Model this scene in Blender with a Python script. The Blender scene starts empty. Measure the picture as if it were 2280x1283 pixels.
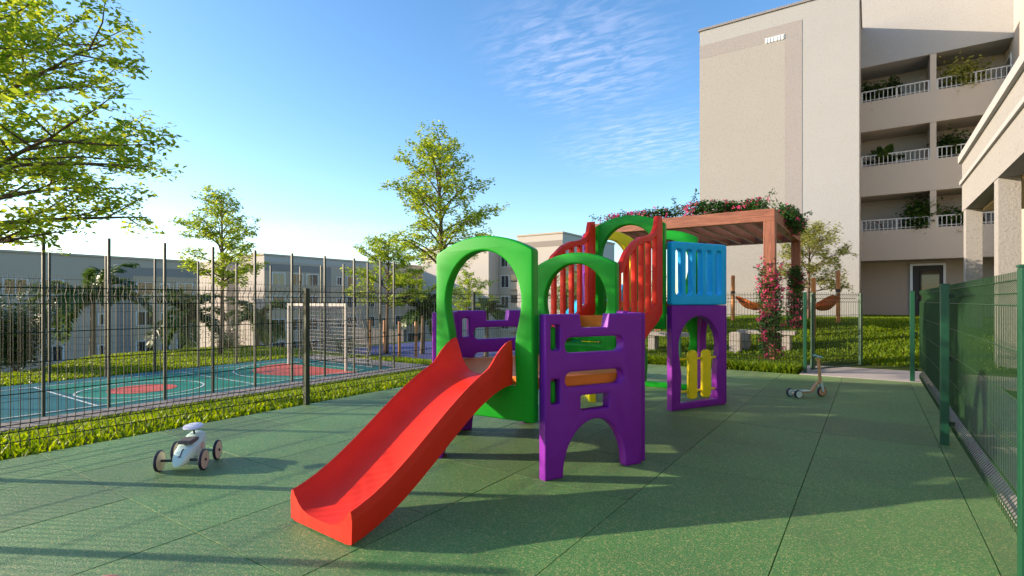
import bpy, bmesh, math, random
import numpy as np
from mathutils import Vector, Matrix

# ------------------------------------------------------------------ camera, sky, sun, exposure
SC = bpy.context.scene
COL = SC.collection
R_ = math.radians
FPX = 1176.0            # focal length in photo pixels (2280 wide)
HOR = 669.5             # horizon row
EYE = 1.43
YAW = R_(34.2)
SUN_AZ_DIR = (-0.872, -0.490)     # horizontal direction towards the sun
SUN_EL = R_(16.0)

cam = bpy.data.cameras.new('camera')
cam.sensor_width = 36.0
cam.lens = 36.0 * FPX / 2280.0
cam.shift_y = (HOR - 641.5) / 2280.0
cam.clip_start = 0.05
cam.clip_end = 2000
camo = bpy.data.objects.new('camera', cam)
COL.objects.link(camo)
camo.location = (0, 0, EYE)
camo.rotation_euler = (R_(90), 0, YAW)
SC.camera = camo

world = bpy.data.worlds.new('World')
SC.world = world
world.use_nodes = True
wn, wl = world.node_tree.nodes, world.node_tree.links
wn.clear()
w_out = wn.new('ShaderNodeOutputWorld')
w_bg = wn.new('ShaderNodeBackground')
w_bg.inputs['Strength'].default_value = 0.12
sky = wn.new('ShaderNodeTexSky')
sky.sky_type = 'NISHITA'
sky.sun_disc = False
sky.sun_elevation = SUN_EL
sky.sun_rotation = math.atan2(SUN_AZ_DIR[0], SUN_AZ_DIR[1])
sky.altitude = 300
sky.air_density = 1.0
sky.dust_density = 0.7
sky.ozone_density = 2.0
# thin cirrus: noise on a flat layer high above
tc = wn.new('ShaderNodeTexCoord')
sep = wn.new('ShaderNodeSeparateXYZ')
wl.new(tc.outputs['Generated'], sep.inputs[0])
zmax = wn.new('ShaderNodeMath'); zmax.operation = 'MAXIMUM'; zmax.inputs[1].default_value = 0.04
wl.new(sep.outputs['Z'], zmax.inputs[0])
dx = wn.new('ShaderNodeMath'); dx.operation = 'DIVIDE'
dy = wn.new('ShaderNodeMath'); dy.operation = 'DIVIDE'
wl.new(sep.outputs['X'], dx.inputs[0]); wl.new(zmax.outputs[0], dx.inputs[1])
wl.new(sep.outputs['Y'], dy.inputs[0]); wl.new(zmax.outputs[0], dy.inputs[1])
comb = wn.new('ShaderNodeCombineXYZ')
wl.new(dx.outputs[0], comb.inputs['X']); wl.new(dy.outputs[0], comb.inputs['Y'])
mp = wn.new('ShaderNodeMapping')
mp.inputs['Rotation'].default_value = (0, 0, R_(20))
mp.inputs['Scale'].default_value = (4.5, 13.0, 1)
wl.new(comb.outputs[0], mp.inputs['Vector'])
n1 = wn.new('ShaderNodeTexNoise'); n1.inputs['Scale'].default_value = 1.6
n1.inputs['Detail'].default_value = 7; n1.inputs['Roughness'].default_value = 0.6
n1.inputs['Distortion'].default_value = 0.7
wl.new(mp.outputs[0], n1.inputs['Vector'])
def cloud_bank(cx, cy, sx, sy, rz):
    m_ = wn.new('ShaderNodeMapping'); m_.vector_type = 'TEXTURE'
    m_.inputs['Location'].default_value = (cx, cy, 0)
    m_.inputs['Rotation'].default_value = (0, 0, R_(rz))
    m_.inputs['Scale'].default_value = (sx, sy, 1)
    wl.new(comb.outputs[0], m_.inputs['Vector'])
    ln = wn.new('ShaderNodeVectorMath'); ln.operation = 'LENGTH'
    wl.new(m_.outputs[0], ln.inputs[0])
    f_ = wn.new('ShaderNodeMapRange'); f_.interpolation_type = 'SMOOTHSTEP'
    f_.inputs['From Min'].default_value = 1.0; f_.inputs['From Max'].default_value = 0.15
    wl.new(ln.outputs['Value'], f_.inputs['Value'])
    return f_.outputs[0]
bank1 = cloud_bank(-1.02, 2.05, 0.55, 0.85, 18)
bank2 = cloud_bank(-1.25, 3.35, 0.75, 1.1, 20)
bank3 = cloud_bank(-6.5, 4.6, 2.2, 1.2, 30)
bank4 = cloud_bank(3.4, -2.0, 1.6, 2.2, 10)
n2m = None
for bk in (bank1, bank2, bank3, bank4):
    if n2m is None: n2m = bk; continue
    mx_ = wn.new('ShaderNodeMath'); mx_.operation = 'MAXIMUM'
    wl.new(n2m, mx_.inputs[0]); wl.new(bk, mx_.inputs[1]); n2m = mx_.outputs[0]
r1 = wn.new('ShaderNodeMapRange'); r1.inputs['From Min'].default_value = 0.42; r1.inputs['From Max'].default_value = 0.78
wl.new(n1.outputs['Fac'], r1.inputs['Value'])
mul = wn.new('ShaderNodeMath'); mul.operation = 'MULTIPLY'
wl.new(r1.outputs[0], mul.inputs[0]); wl.new(n2m, mul.inputs[1])
fade = wn.new('ShaderNodeMapRange'); fade.inputs['From Min'].default_value = 0.06; fade.inputs['From Max'].default_value = 0.14
wl.new(sep.outputs['Z'], fade.inputs['Value'])
mul2 = wn.new('ShaderNodeMath'); mul2.operation = 'MULTIPLY'
wl.new(mul.outputs[0], mul2.inputs[0]); wl.new(fade.outputs[0], mul2.inputs[1])
mul3 = wn.new('ShaderNodeMath'); mul3.operation = 'MULTIPLY'; mul3.inputs[1].default_value = 0.20
wl.new(mul2.outputs[0], mul3.inputs[0])
wmix = wn.new('ShaderNodeMixRGB')
wmix.inputs['Color2'].default_value = (7.2, 6.2, 6.9, 1)
hsv = wn.new('ShaderNodeHueSaturation')
hsv.inputs['Hue'].default_value = 0.502; hsv.inputs['Saturation'].default_value = 1.2; hsv.inputs['Value'].default_value = 1.06
wl.new(sky.outputs[0], hsv.inputs['Color'])
wl.new(mul3.outputs[0], wmix.inputs['Fac']); wl.new(hsv.outputs[0], wmix.inputs['Color1'])
wl.new(wmix.outputs[0], w_bg.inputs['Color']); wl.new(w_bg.outputs[0], w_out.inputs['Surface'])

sun = bpy.data.lights.new('sun', 'SUN')
sun.energy = 3.4
sun.angle = R_(0.5)
sun.color = (1.0, 0.82, 0.62)
suno = bpy.data.objects.new('sun', sun)
COL.objects.link(suno)
_ts = Vector((SUN_AZ_DIR[0] * math.cos(SUN_EL), SUN_AZ_DIR[1] * math.cos(SUN_EL), math.sin(SUN_EL)))
suno.rotation_euler = _ts.to_track_quat('Z', 'Y').to_euler()
suno.location = (-30, -15, 25)

SC.view_settings.view_transform = 'Standard'
SC.view_settings.look = 'None'
SC.view_settings.gamma = 1.0
SC.view_settings.use_curve_mapping = False
SC.view_settings.exposure = 1.4
SC.render.engine = 'CYCLES'
SC.cycles.max_bounces = 8
SC.cycles.transparent_max_bounces = 8

rng = np.random.default_rng(7)
random.seed(7)

# ------------------------------------------------------------------ coordinates
FW = Vector((-math.sin(YAW), math.cos(YAW), 0))
RT = Vector((math.cos(YAW), math.sin(YAW), 0))
def W(r, d, z=0.0):
    """camera-aligned ground coordinates (metres right, metres ahead) -> world"""
    p = FW * d + RT * r
    return Vector((p.x, p.y, z))
def pix_y(px, Y):
    """where the vertical plane y=Y is met by photo column px"""
    v = FW + RT * ((px - 1140.0) / FPX)
    return v.x * Y / v.y
def sstep(t):
    t = np.clip(t, 0, 1)
    return t * t * (3 - 2 * t)

# ------------------------------------------------------------------ materials
def new_mat(name):
    m = bpy.data.materials.new(name)
    m.use_nodes = True
    nt = m.node_tree
    b = nt.nodes['Principled BSDF']
    return m, nt, b
def N(nt, t, **kw):
    n = nt.nodes.new(t)
    for k, v in kw.items():
        n.inputs[k].default_value = v
    return n
def mat(name, col, rough=0.5, var=0.12, vscale=3.0, bump=0.0, bscale=60.0, spec=0.5, metal=0.0, detail=4, coord='Object', spot=None):
    m, nt, b = new_mat(name)
    L = nt.links
    t = N(nt, 'ShaderNodeTexCoord')
    no = N(nt, 'ShaderNodeTexNoise', Scale=vscale, Detail=detail)
    L.new(t.outputs[coord], no.inputs['Vector'])
    mx = N(nt, 'ShaderNodeMixRGB')
    mx.inputs['Color1'].default_value = tuple(c * (1 - var) for c in col) + (1,)
    mx.inputs['Color2'].default_value = tuple(min(1, c * (1 + var)) for c in col) + (1,)
    L.new(no.outputs['Fac'], mx.inputs['Fac'])
    last = mx.outputs[0]
    if spot:
        scol, sscale, lo, hi = spot
        n3 = N(nt, 'ShaderNodeTexNoise', Scale=sscale, Detail=2)
        L.new(t.outputs[coord], n3.inputs['Vector'])
        mr = N(nt, 'ShaderNodeMapRange'); mr.inputs['From Min'].default_value = lo; mr.inputs['From Max'].default_value = hi
        L.new(n3.outputs['Fac'], mr.inputs['Value'])
        m2 = N(nt, 'ShaderNodeMixRGB'); m2.inputs['Color2'].default_value = tuple(scol) + (1,)
        L.new(mr.outputs[0], m2.inputs['Fac']); L.new(last, m2.inputs['Color1'])
        last = m2.outputs[0]
    L.new(last, b.inputs['Base Color'])
    b.inputs['Roughness'].default_value = rough
    b.inputs['Specular IOR Level'].default_value = spec
    b.inputs['Metallic'].default_value = metal
    if bump > 0:
        n2 = N(nt, 'ShaderNodeTexNoise', Scale=bscale, Detail=3)
        L.new(t.outputs[coord], n2.inputs['Vector'])
        bp = N(nt, 'ShaderNodeBump', Strength=bump, Distance=0.02)
        L.new(n2.outputs['Fac'], bp.inputs['Height'])
        L.new(bp.outputs[0], b.inputs['Normal'])
    return m
def plastic(name, col):
    m, nt, b = new_mat(name)
    L = nt.links
    t = N(nt, 'ShaderNodeTexCoord')
    no = N(nt, 'ShaderNodeTexNoise', Scale=5.0, Detail=5)
    L.new(t.outputs['Object'], no.inputs['Vector'])
    mx = N(nt, 'ShaderNodeMixRGB')
    mx.inputs['Color1'].default_value = tuple(c * 0.88 for c in col) + (1,)
    mx.inputs['Color2'].default_value = tuple(min(1, c * 1.10 + 0.008) for c in col) + (1,)
    L.new(no.outputs['Fac'], mx.inputs['Fac'])
    L.new(mx.outputs[0], b.inputs['Base Color'])
    mr = N(nt, 'ShaderNodeMapRange'); mr.inputs['To Min'].default_value = 0.32; mr.inputs['To Max'].default_value = 0.5
    n2 = N(nt, 'ShaderNodeTexNoise', Scale=11.0, Detail=6)
    L.new(t.outputs['Object'], n2.inputs['Vector']); L.new(n2.outputs['Fac'], mr.inputs['Value'])
    L.new(mr.outputs[0], b.inputs['Roughness'])
    b.inputs['Specular IOR Level'].default_value = 0.24
    n3 = N(nt, 'ShaderNodeTexNoise', Scale=240.0, Detail=2)
    L.new(t.outputs['Object'], n3.inputs['Vector'])
    bp = N(nt, 'ShaderNodeBump', Strength=0.05, Distance=0.01)
    L.new(n3.outputs['Fac'], bp.inputs['Height']); L.new(bp.outputs[0], b.inputs['Normal'])
    return m
def leafy(name, c1, c2, trans=0.45, rough=0.5):
    m = bpy.data.materials.new(name); m.use_nodes = True
    nt = m.node_tree; nt.nodes.clear(); L = nt.links
    out = N(nt, 'ShaderNodeOutputMaterial')
    g = N(nt, 'ShaderNodeNewGeometry')
    mx = N(nt, 'ShaderNodeMixRGB')
    mx.inputs['Color1'].default_value = tuple(c1) + (1,); mx.inputs['Color2'].default_value = tuple(c2) + (1,)
    L.new(g.outputs['Random Per Island'], mx.inputs['Fac'])
    pb = N(nt, 'ShaderNodeBsdfPrincipled', Roughness=rough)
    pb.inputs['Specular IOR Level'].default_value = 0.22
    tr = N(nt, 'ShaderNodeBsdfTranslucent')
    hs = N(nt, 'ShaderNodeHueSaturation', Hue=0.485, Saturation=1.05, Value=1.5)
    L.new(mx.outputs[0], hs.inputs['Color'])
    L.new(mx.outputs[0], pb.inputs['Base Color']); L.new(hs.outputs[0], tr.inputs['Color'])
    ms = N(nt, 'ShaderNodeMixShader'); ms.inputs[0].default_value = trans
    L.new(pb.outputs[0], ms.inputs[1]); L.new(tr.outputs[0], ms.inputs[2]); L.new(ms.outputs[0], out.inputs['Surface'])
    return m
def wood(name, c1, c2, rough=0.5, axis='X', scale=1.0):
    m, nt, b = new_mat(name)
    L = nt.links
    t = N(nt, 'ShaderNodeTexCoord'); mp_ = N(nt, 'ShaderNodeMapping')
    s = {'X': (1.2, 14, 14), 'Y': (14, 1.2, 14), 'Z': (14, 14, 1.2)}[axis]
    mp_.inputs['Scale'].default_value = tuple(v * scale for v in s)
    L.new(t.outputs['Object'], mp_.inputs['Vector'])
    n_ = N(nt, 'ShaderNodeTexNoise', Scale=1.6, Detail=7, Roughness=0.65, Distortion=0.8)
    L.new(mp_.outputs[0], n_.inputs['Vector'])
    mr = N(nt, 'ShaderNodeMapRange'); mr.inputs['From Min'].default_value = 0.35; mr.inputs['From Max'].default_value = 0.65
    L.new(n_.outputs['Fac'], mr.inputs['Value'])
    mx = N(nt, 'ShaderNodeMixRGB')
    mx.inputs['Color1'].default_value = tuple(c1) + (1,); mx.inputs['Color2'].default_value = tuple(c2) + (1,)
    L.new(mr.outputs[0], mx.inputs['Fac']); L.new(mx.outputs[0], b.inputs['Base Color'])
    b.inputs['Roughness'].default_value = rough
    bp = N(nt, 'ShaderNodeBump', Strength=0.25, Distance=0.01)
    L.new(n_.outputs['Fac'], bp.inputs['Height']); L.new(bp.outputs[0], b.inputs['Normal'])
    return m
def rubber():
    m, nt, b = new_mat('rubber_granulate')
    L = nt.links
    t = N(nt, 'ShaderNodeTexCoord'); oi = N(nt, 'ShaderNodeObjectInfo')
    geo = N(nt, 'ShaderNodeNewGeometry')
    fine = N(nt, 'ShaderNodeTexVoronoi', Scale=150.0)
    L.new(geo.outputs['Position'], fine.inputs['Vector'])
    grain = N(nt, 'ShaderNodeTexNoise', Scale=85.0, Detail=4, Roughness=0.8)
    L.new(geo.outputs['Position'], grain.inputs['Vector'])
    big = N(nt, 'ShaderNodeTexNoise', Scale=0.8, Detail=7, Roughness=0.65)
    L.new(geo.outputs['Position'], big.inputs['Vector'])
    ramp = N(nt, 'ShaderNodeValToRGB')
    cr = ramp.color_ramp
    cr.elements[0].position = 0.30; cr.elements[0].color = (0.014, 0.105, 0.034, 1)
    cr.elements[1].position = 0.80; cr.elements[1].color = (0.34, 0.38, 0.14, 1)
    e = cr.elements.new(0.52); e.color = (0.056, 0.190, 0.058, 1)
    L.new(grain.outputs['Fac'], ramp.inputs['Fac'])
    sepc = N(nt, 'ShaderNodeSeparateColor'); L.new(fine.outputs['Color'], sepc.inputs[0])
    fl = N(nt, 'ShaderNodeMapRange'); fl.inputs['From Min'].default_value = 0.80; fl.inputs['From Max'].default_value = 0.95
    fl.inputs['To Max'].default_value = 0.5
    L.new(sepc.outputs[0], fl.inputs['Value'])
    mx = N(nt, 'ShaderNodeMixRGB'); mx.inputs['Color2'].default_value = (0.56, 0.46, 0.24, 1)
    L.new(fl.outputs[0], mx.inputs['Fac']); L.new(ramp.outputs[0], mx.inputs['Color1'])
    hs = N(nt, 'ShaderNodeHueSaturation', Saturation=1.22)
    vr = N(nt, 'ShaderNodeMapRange'); vr.inputs['To Min'].default_value = 0.84; vr.inputs['To Max'].default_value = 1.16
    L.new(oi.outputs['Random'], vr.inputs['Value'])
    v2 = N(nt, 'ShaderNodeMapRange'); v2.inputs['From Min'].default_value = 0.3; v2.inputs['From Max'].default_value = 0.7
    v2.inputs['To Min'].default_value = 0.78; v2.inputs['To Max'].default_value = 1.2
    L.new(big.outputs['Fac'], v2.inputs['Value'])
    mm = N(nt, 'ShaderNodeMath'); mm.operation = 'MULTIPLY'
    L.new(vr.outputs[0], mm.inputs[0]); L.new(v2.outputs[0], mm.inputs[1]); L.new(mm.outputs[0], hs.inputs['Value'])
    L.new(mx.outputs[0], hs.inputs['Color']); L.new(hs.outputs[0], b.inputs['Base Color'])
    b.inputs['Roughness'].default_value = 0.50
    b.inputs['Sheen Weight'].default_value = 0.12
    b.inputs['Sheen Roughness'].default_value = 0.4
    b.inputs['Sheen Tint'].default_value = (1.0, 0.85, 0.65, 1)
    b.inputs['Specular IOR Level'].default_value = 0.75
    bp = N(nt, 'ShaderNodeBump', Strength=0.85, Distance=0.012)
    L.new(grain.outputs['Fac'], bp.inputs['Height']); L.new(bp.outputs[0], b.inputs['Normal'])
    return m
def glass_dark(name, col=(0.02, 0.025, 0.03), rough=0.06):
    m, nt, b = new_mat(name)
    t = N(nt, 'ShaderNodeTexCoord'); n_ = N(nt, 'ShaderNodeTexNoise', Scale=0.9)
    nt.links.new(t.outputs['Object'], n_.inputs['Vector'])
    mx = N(nt, 'ShaderNodeMixRGB')
    mx.inputs['Color1'].default_value = tuple(c * 0.6 for c in col) + (1,); mx.inputs['Color2'].default_value = tuple(c * 1.4 for c in col) + (1,)
    nt.links.new(n_.outputs['Fac'], mx.inputs['Fac']); nt.links.new(mx.outputs[0], b.inputs['Base Color'])
    b.inputs['Roughness'].default_value = rough
    b.inputs['Specular IOR Level'].default_value = 0.8
    return m

M = {}
M['rubber'] = rubber()
M['joint'] = mat('joint_rubber', (0.03, 0.05, 0.035), 0.9)
M['red'] = plastic('red_plastic', (0.72, 0.024, 0.008))
M['green'] = plastic('green_plastic', (0.001, 0.31, 0.010))
M['purple'] = plastic('purple_plastic', (0.210, 0.013, 0.345))
M['orange'] = plastic('orange_plastic', (0.95, 0.25, 0.030))
M['yellow'] = plastic('yellow_plastic', (0.95, 0.74, 0.012))
M['blue'] = plastic('blue_plastic', (0.001, 0.48, 0.92))
M['fence'] = mat('green_coated_wire', (0.010, 0.024, 0.012), 0.5, 0.2, 8, spec=0.3)
M['fence2'] = mat('olive_green_coated_wire', (0.018, 0.055, 0.018), 0.45, 0.2, 8, spec=0.3)
M['postdark'] = mat('dark_green_coated_post', (0.022, 0.042, 0.022), 0.45, 0.15, 5)
M['post'] = mat('green_coated_post', (0.008, 0.070, 0.032), 0.38, 0.15, 5)
M['courtpost'] = mat('grey_green_post', (0.040, 0.052, 0.040), 0.45, 0.2, 4)
M['courtwire'] = mat('grey_green_wire', (0.030, 0.036, 0.028), 0.6, spec=0.3)
M['turf'] = mat('turf_soil', (0.060, 0.095, 0.018), 0.95, 0.45, 1.3, 0.8, 30, 0.1, spot=((0.10, 0.085, 0.03), 6, 0.55, 0.75))
M['grass'] = leafy('grass_blade', (0.075, 0.170, 0.007), (0.275, 0.360, 0.014), 0.45, 0.45)
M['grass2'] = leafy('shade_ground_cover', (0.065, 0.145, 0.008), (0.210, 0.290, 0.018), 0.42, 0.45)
M['leaf'] = leafy('tree_leaf', (0.130, 0.245, 0.018), (0.430, 0.500, 0.060), 0.57, 0.45)
M['leafpale'] = leafy('pale_tree_leaf', (0.150, 0.190, 0.040), (0.400, 0.400, 0.110), 0.45, 0.5)
M['leafdark'] = leafy('dark_shrub_leaf', (0.020, 0.050, 0.012), (0.070, 0.120, 0.025), 0.3, 0.4)
M['palm'] = leafy('palm_leaf', (0.028, 0.075, 0.014), (0.090, 0.150, 0.028), 0.3, 0.4)
M['rose_leaf'] = leafy('rose_leaf', (0.018, 0.070, 0.014), (0.060, 0.150, 0.030), 0.3, 0.4)
M['rose'] = leafy('pink_petal', (0.55, 0.030, 0.13), (0.80, 0.14, 0.27), 0.3, 0.5)
M['bark'] = mat('bark', (0.155, 0.100, 0.068), 0.9, 0.4, 12, 0.8, 40, 0.2)
M['palmbark'] = mat('palm_bark', (0.19, 0.14, 0.10), 0.9, 0.4, 18, 0.8, 40, 0.2)
M['wall'] = mat('stucco_light', (0.365, 0.364, 0.358), 0.92, 0.05, 0.6, 0.45, 26, 0.2, spot=((0.33, 0.305, 0.28), 22, 0.56, 0.72))
M['wallbeige'] = mat('stucco_beige', (0.345, 0.328, 0.300), 0.92, 0.05, 0.6, 0.45, 26, 0.2, spot=((0.30, 0.265, 0.22), 22, 0.56, 0.72))
M['wallgrey'] = mat('stucco_grey', (0.315, 0.29, 0.28), 0.92, 0.05, 0.6, 0.45, 26, 0.2, spot=((0.26, 0.24, 0.23), 22, 0.56, 0.72))
M['wallshade'] = mat('stucco_shade_lightened', (0.50, 0.44, 0.375), 0.92, 0.05, 0.6, 0.35, 26, 0.2)  # wall stucco lightened on shaded faces; colour stands in for soft fill light
M['farwall'] = mat('far_stucco', (0.47, 0.385, 0.295), 0.92, 0.06, 0.15, 0.2, 8, 0.2)
M['farbeige'] = mat('far_beige_stucco', (0.47, 0.365, 0.25), 0.92, 0.06, 0.15, 0.2, 8, 0.2)
M['farband'] = mat('far_grey_band', (0.28, 0.245, 0.215), 0.92, 0.06, 0.15, 0.2, 8, 0.2)
M['farwhite'] = mat('far_white_stucco', (0.48, 0.44, 0.39), 0.92, 0.05, 0.15, 0.2, 8, 0.2)
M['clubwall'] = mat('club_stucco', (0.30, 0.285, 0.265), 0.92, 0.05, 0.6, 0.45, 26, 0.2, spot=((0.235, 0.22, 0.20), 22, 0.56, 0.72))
M['clubtrim'] = mat('club_trim', (0.36, 0.35, 0.335), 0.7, 0.05)
M['soffit'] = mat('warm_soffit', (0.60, 0.43, 0.24), 0.8, 0.06)
M['whitepaint'] = mat('white_paint', (0.78, 0.77, 0.74), 0.5, 0.05)
M['railpaint'] = mat('grey_white_paint', (0.52, 0.51, 0.49), 0.5, 0.05)
M['roof'] = mat('clay_roof', (0.30, 0.26, 0.22), 0.9, 0.3, 6)
M['concrete'] = mat('concrete', (0.46, 0.41, 0.375), 0.9, 0.12, 2.2, 0.4, 50, 0.2)
M['concrete2'] = mat('pale_concrete', (0.36, 0.33, 0.30), 0.9, 0.1, 2.2, 0.4, 50, 0.2)
M['gravelpath'] = mat('aggregate_path', (0.33, 0.285, 0.265), 0.95, 0.3, 25, 0.6, 70, 0.2)
M['greywall'] = mat('charcoal_wall', (0.085, 0.085, 0.09), 0.8, 0.15, 3)
M['courtblue'] = mat('court_blue', (0.003, 0.140, 0.160), 0.7, 0.15, 1.5, 0.2, 90, 0.2)
M['courtgreen'] = mat('court_green', (0.008, 0.235, 0.165), 0.7, 0.15, 1.5, 0.2, 90, 0.2)
M['courtred'] = mat('court_red', (0.66, 0.105, 0.065), 0.6, 0.1, 1.5, 0.2, 90, 0.3)
M['line'] = mat('line_paint', (0.72, 0.76, 0.72), 0.6, 0.08, 5)
M['violet'] = mat('violet_rubber', (0.045, 0.055, 0.20), 0.85, 0.2, 3)
M['pergola'] = wood('pergola_wood_x', (0.18, 0.055, 0.028), (0.37, 0.135, 0.070), 0.48, 'X')
M['pergolaY'] = wood('pergola_wood_y', (0.18, 0.055, 0.028), (0.37, 0.135, 0.070), 0.48, 'Y')
M['pergolaZ'] = wood('pergola_wood_z', (0.18, 0.055, 0.028), (0.37, 0.135, 0.070), 0.48, 'Z')
M['log'] = wood('orange_log', (0.40, 0.13, 0.025), (0.62, 0.25, 0.055), 0.5, 'Z')
M['hammock'] = mat('hammock_cloth', (0.48, 0.115, 0.026), 0.9, 0.35, 9, 0.3, 60, 0.1)
M['darkmetal'] = mat('dark_metal', (0.03, 0.03, 0.035), 0.5)
M['mint'] = mat('mint_paint', (0.56, 0.72, 0.64), 0.30, 0.03, 4)
M['mintdark'] = mat('teal_paint', (0.20, 0.40, 0.37), 0.4, 0.05)
M['navy'] = mat('navy_tyre', (0.012, 0.014, 0.035), 0.6, 0.1)
M['cream'] = mat('cream_wheel', (0.62, 0.50, 0.38), 0.5, 0.06)
M['seat'] = mat('grey_cushion', (0.10, 0.085, 0.085), 0.7, 0.1)
M['lilac'] = mat('lilac_plastic', (0.62, 0.62, 0.72), 0.35, 0.04)
M['pinkdot'] = mat('pink_decal', (0.68, 0.46, 0.40), 0.5)
M['birch'] = wood('birch_ply', (0.52, 0.27, 0.12), (0.66, 0.38, 0.19), 0.5, 'Z')
M['coral'] = mat('coral_ball', (0.70, 0.27, 0.17), 0.45, 0.05)
M['terracotta'] = mat('terracotta', (0.30, 0.14, 0.08), 0.85)
M['glass'] = glass_dark('window_glass')
M['panereflect'] = mat('orange_pane_reflection', (0.42, 0.23, 0.09), 0.7, 0.2, 3)  # orange light reflected in some upper panes, painted as flat colour
M['frame_al'] = mat('aluminium', (0.52, 0.55, 0.60), 0.35, 0.05, metal=0.6)
M['winframe'] = mat('window_frame', (0.66, 0.62, 0.56), 0.6)
M['hoop'] = mat('dark_red_tube', (0.16, 0.025, 0.02), 0.45)
M['goalpaint'] = mat('cream_goal_paint', (0.44, 0.40, 0.35), 0.5, 0.08)
M['chain'] = mat('net_cord', (0.50, 0.46, 0.42), 0.8)

# ------------------------------------------------------------------ object helpers
def tag(o, label=None, cat=None, group=None, kind=None):
    if label: o['label'] = label
    if cat: o['category'] = cat
    if group: o['group'] = group
    if kind: o['kind'] = kind
    return o
def empty(name, loc, label=None, cat=None, group=None, rz=0.0):
    o = bpy.data.objects.new(name, None)
    o.empty_display_size = 0.2
    COL.objects.link(o)
    o.location = loc
    o.rotation_euler = (0, 0, rz)
    return tag(o, label, cat, group)
def put(name, me, m, parent=None, world_space=True):
    """link a mesh; vertices given in world space are moved into the parent's space"""
    o = bpy.data.objects.new(name, me)
    if m is not None:
        me.materials.clear(); me.materials.append(m)
    COL.objects.link(o)
    if parent is not None:
        o.parent = parent
        if world_space:
            mw = Matrix.Identity(4)
            chain = []
            p = parent
            while p is not None:
                chain.append(p); p = p.parent
            for p in reversed(chain):
                mw = mw @ p.matrix_parent_inverse @ p.matrix_basis
            me.transform(mw.inverted())
    return o
def np_mesh(name, v, f):
    me = bpy.data.meshes.new(name)
    v = np.asarray(v, dtype=np.float32); f = np.asarray(f, dtype=np.int32)
    k = f.shape[1]
    me.vertices.add(len(v)); me.vertices.foreach_set('co', v.ravel())
    me.loops.add(f.size); me.loops.foreach_set('vertex_index', f.ravel())
    me.polygons.add(len(f))
    me.polygons.foreach_set('loop_start', np.arange(0, f.size, k, dtype=np.int32))
    me.update(calc_edges=True); me.validate()
    return me
def smooth(me, ang=35):
    me.shade_smooth()
    me.set_sharp_from_angle(angle=R_(ang))
    return me
class MB:
    def __init__(s): s.v = []; s.f = []
    def add(s, vs, fs):
        o = len(s.v); s.v += [tuple(p) for p in vs]; s.f += [tuple(i + o for i in f) for f in fs]
        return s
    def box(s, x0, y0, z0, x1, y1, z1):
        return s.add([(x0, y0, z0), (x1, y0, z0), (x1, y1, z0), (x0, y1, z0), (x0, y0, z1), (x1, y0, z1), (x1, y1, z1), (x0, y1, z1)],
                     [(0, 3, 2, 1), (4, 5, 6, 7), (0, 1, 5, 4), (1, 2, 6, 5), (2, 3, 7, 6), (3, 0, 4, 7)])
    def obox(s, mtx, x0, y0, z0, x1, y1, z1):
        vs = [mtx @ Vector(p) for p in [(x0, y0, z0), (x1, y0, z0), (x1, y1, z0), (x0, y1, z0), (x0, y0, z1), (x1, y0, z1), (x1, y1, z1), (x0, y1, z1)]]
        return s.add(vs, [(0, 3, 2, 1), (4, 5, 6, 7), (0, 1, 5, 4), (1, 2, 6, 5), (2, 3, 7, 6), (3, 0, 4, 7)])
    def tube(s, pts, rad, n=6, caps=True, ref=None):
        pts = [Vector(p) for p in pts]
        rads = rad if isinstance(rad, (list, tuple)) else [rad] * len(pts)
        o = len(s.v)
        for i, p in enumerate(pts):
            t = (pts[min(i + 1, len(pts) - 1)] - pts[max(i - 1, 0)]).normalized()
            a = Vector(ref) if ref else (Vector((0, 0, 1)) if abs(t.z) < 0.9 else Vector((1, 0, 0)))
            u = t.cross(a).normalized(); w = t.cross(u)
            for k in range(n):
                an = 2 * math.pi * k / n
                s.v.append(tuple(p + (u * math.cos(an) + w * math.sin(an)) * rads[i]))
        for i in range(len(pts) - 1):
            for k in range(n):
                a = o + i * n + k; b = o + i * n + (k + 1) % n
                s.f.append((a, b, b + n, a + n))
        if caps:
            s.f.append(tuple(o + k for k in range(n))[::-1])
            e = o + (len(pts) - 1) * n
            s.f.append(tuple(e + k for k in range(n)))
        return s
    def mesh(s, name):
        me = bpy.data.meshes.new(name)
        me.from_pydata(s.v, [], s.f); me.update()
        return me
    def build(s, name, m, parent=None, sm=None, bevel=0):
        me = s.mesh(name)
        if bevel:
            bm = bmesh.new(); bm.from_mesh(me)
            bmesh.ops.bevel(bm, geom=list(bm.edges), offset=bevel, segments=2, affect='EDGES', profile=0.6)
            bm.to_mesh(me); bm.free()
        if sm: smooth(me, sm)
        return put(name, me, m, parent)
def frame(A, B, z=0.0):
    """matrix: x along A->B, z up, y = away side"""
    x = (B - A); x.z = 0; x.normalize()
    zz = Vector((0, 0, 1)); y = zz.cross(x)
    return Matrix(((x.x, y.x, 0, A.x), (x.y, y.y, 0, A.y), (0, 0, 1, A.z + z), (0, 0, 0, 1)))
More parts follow.
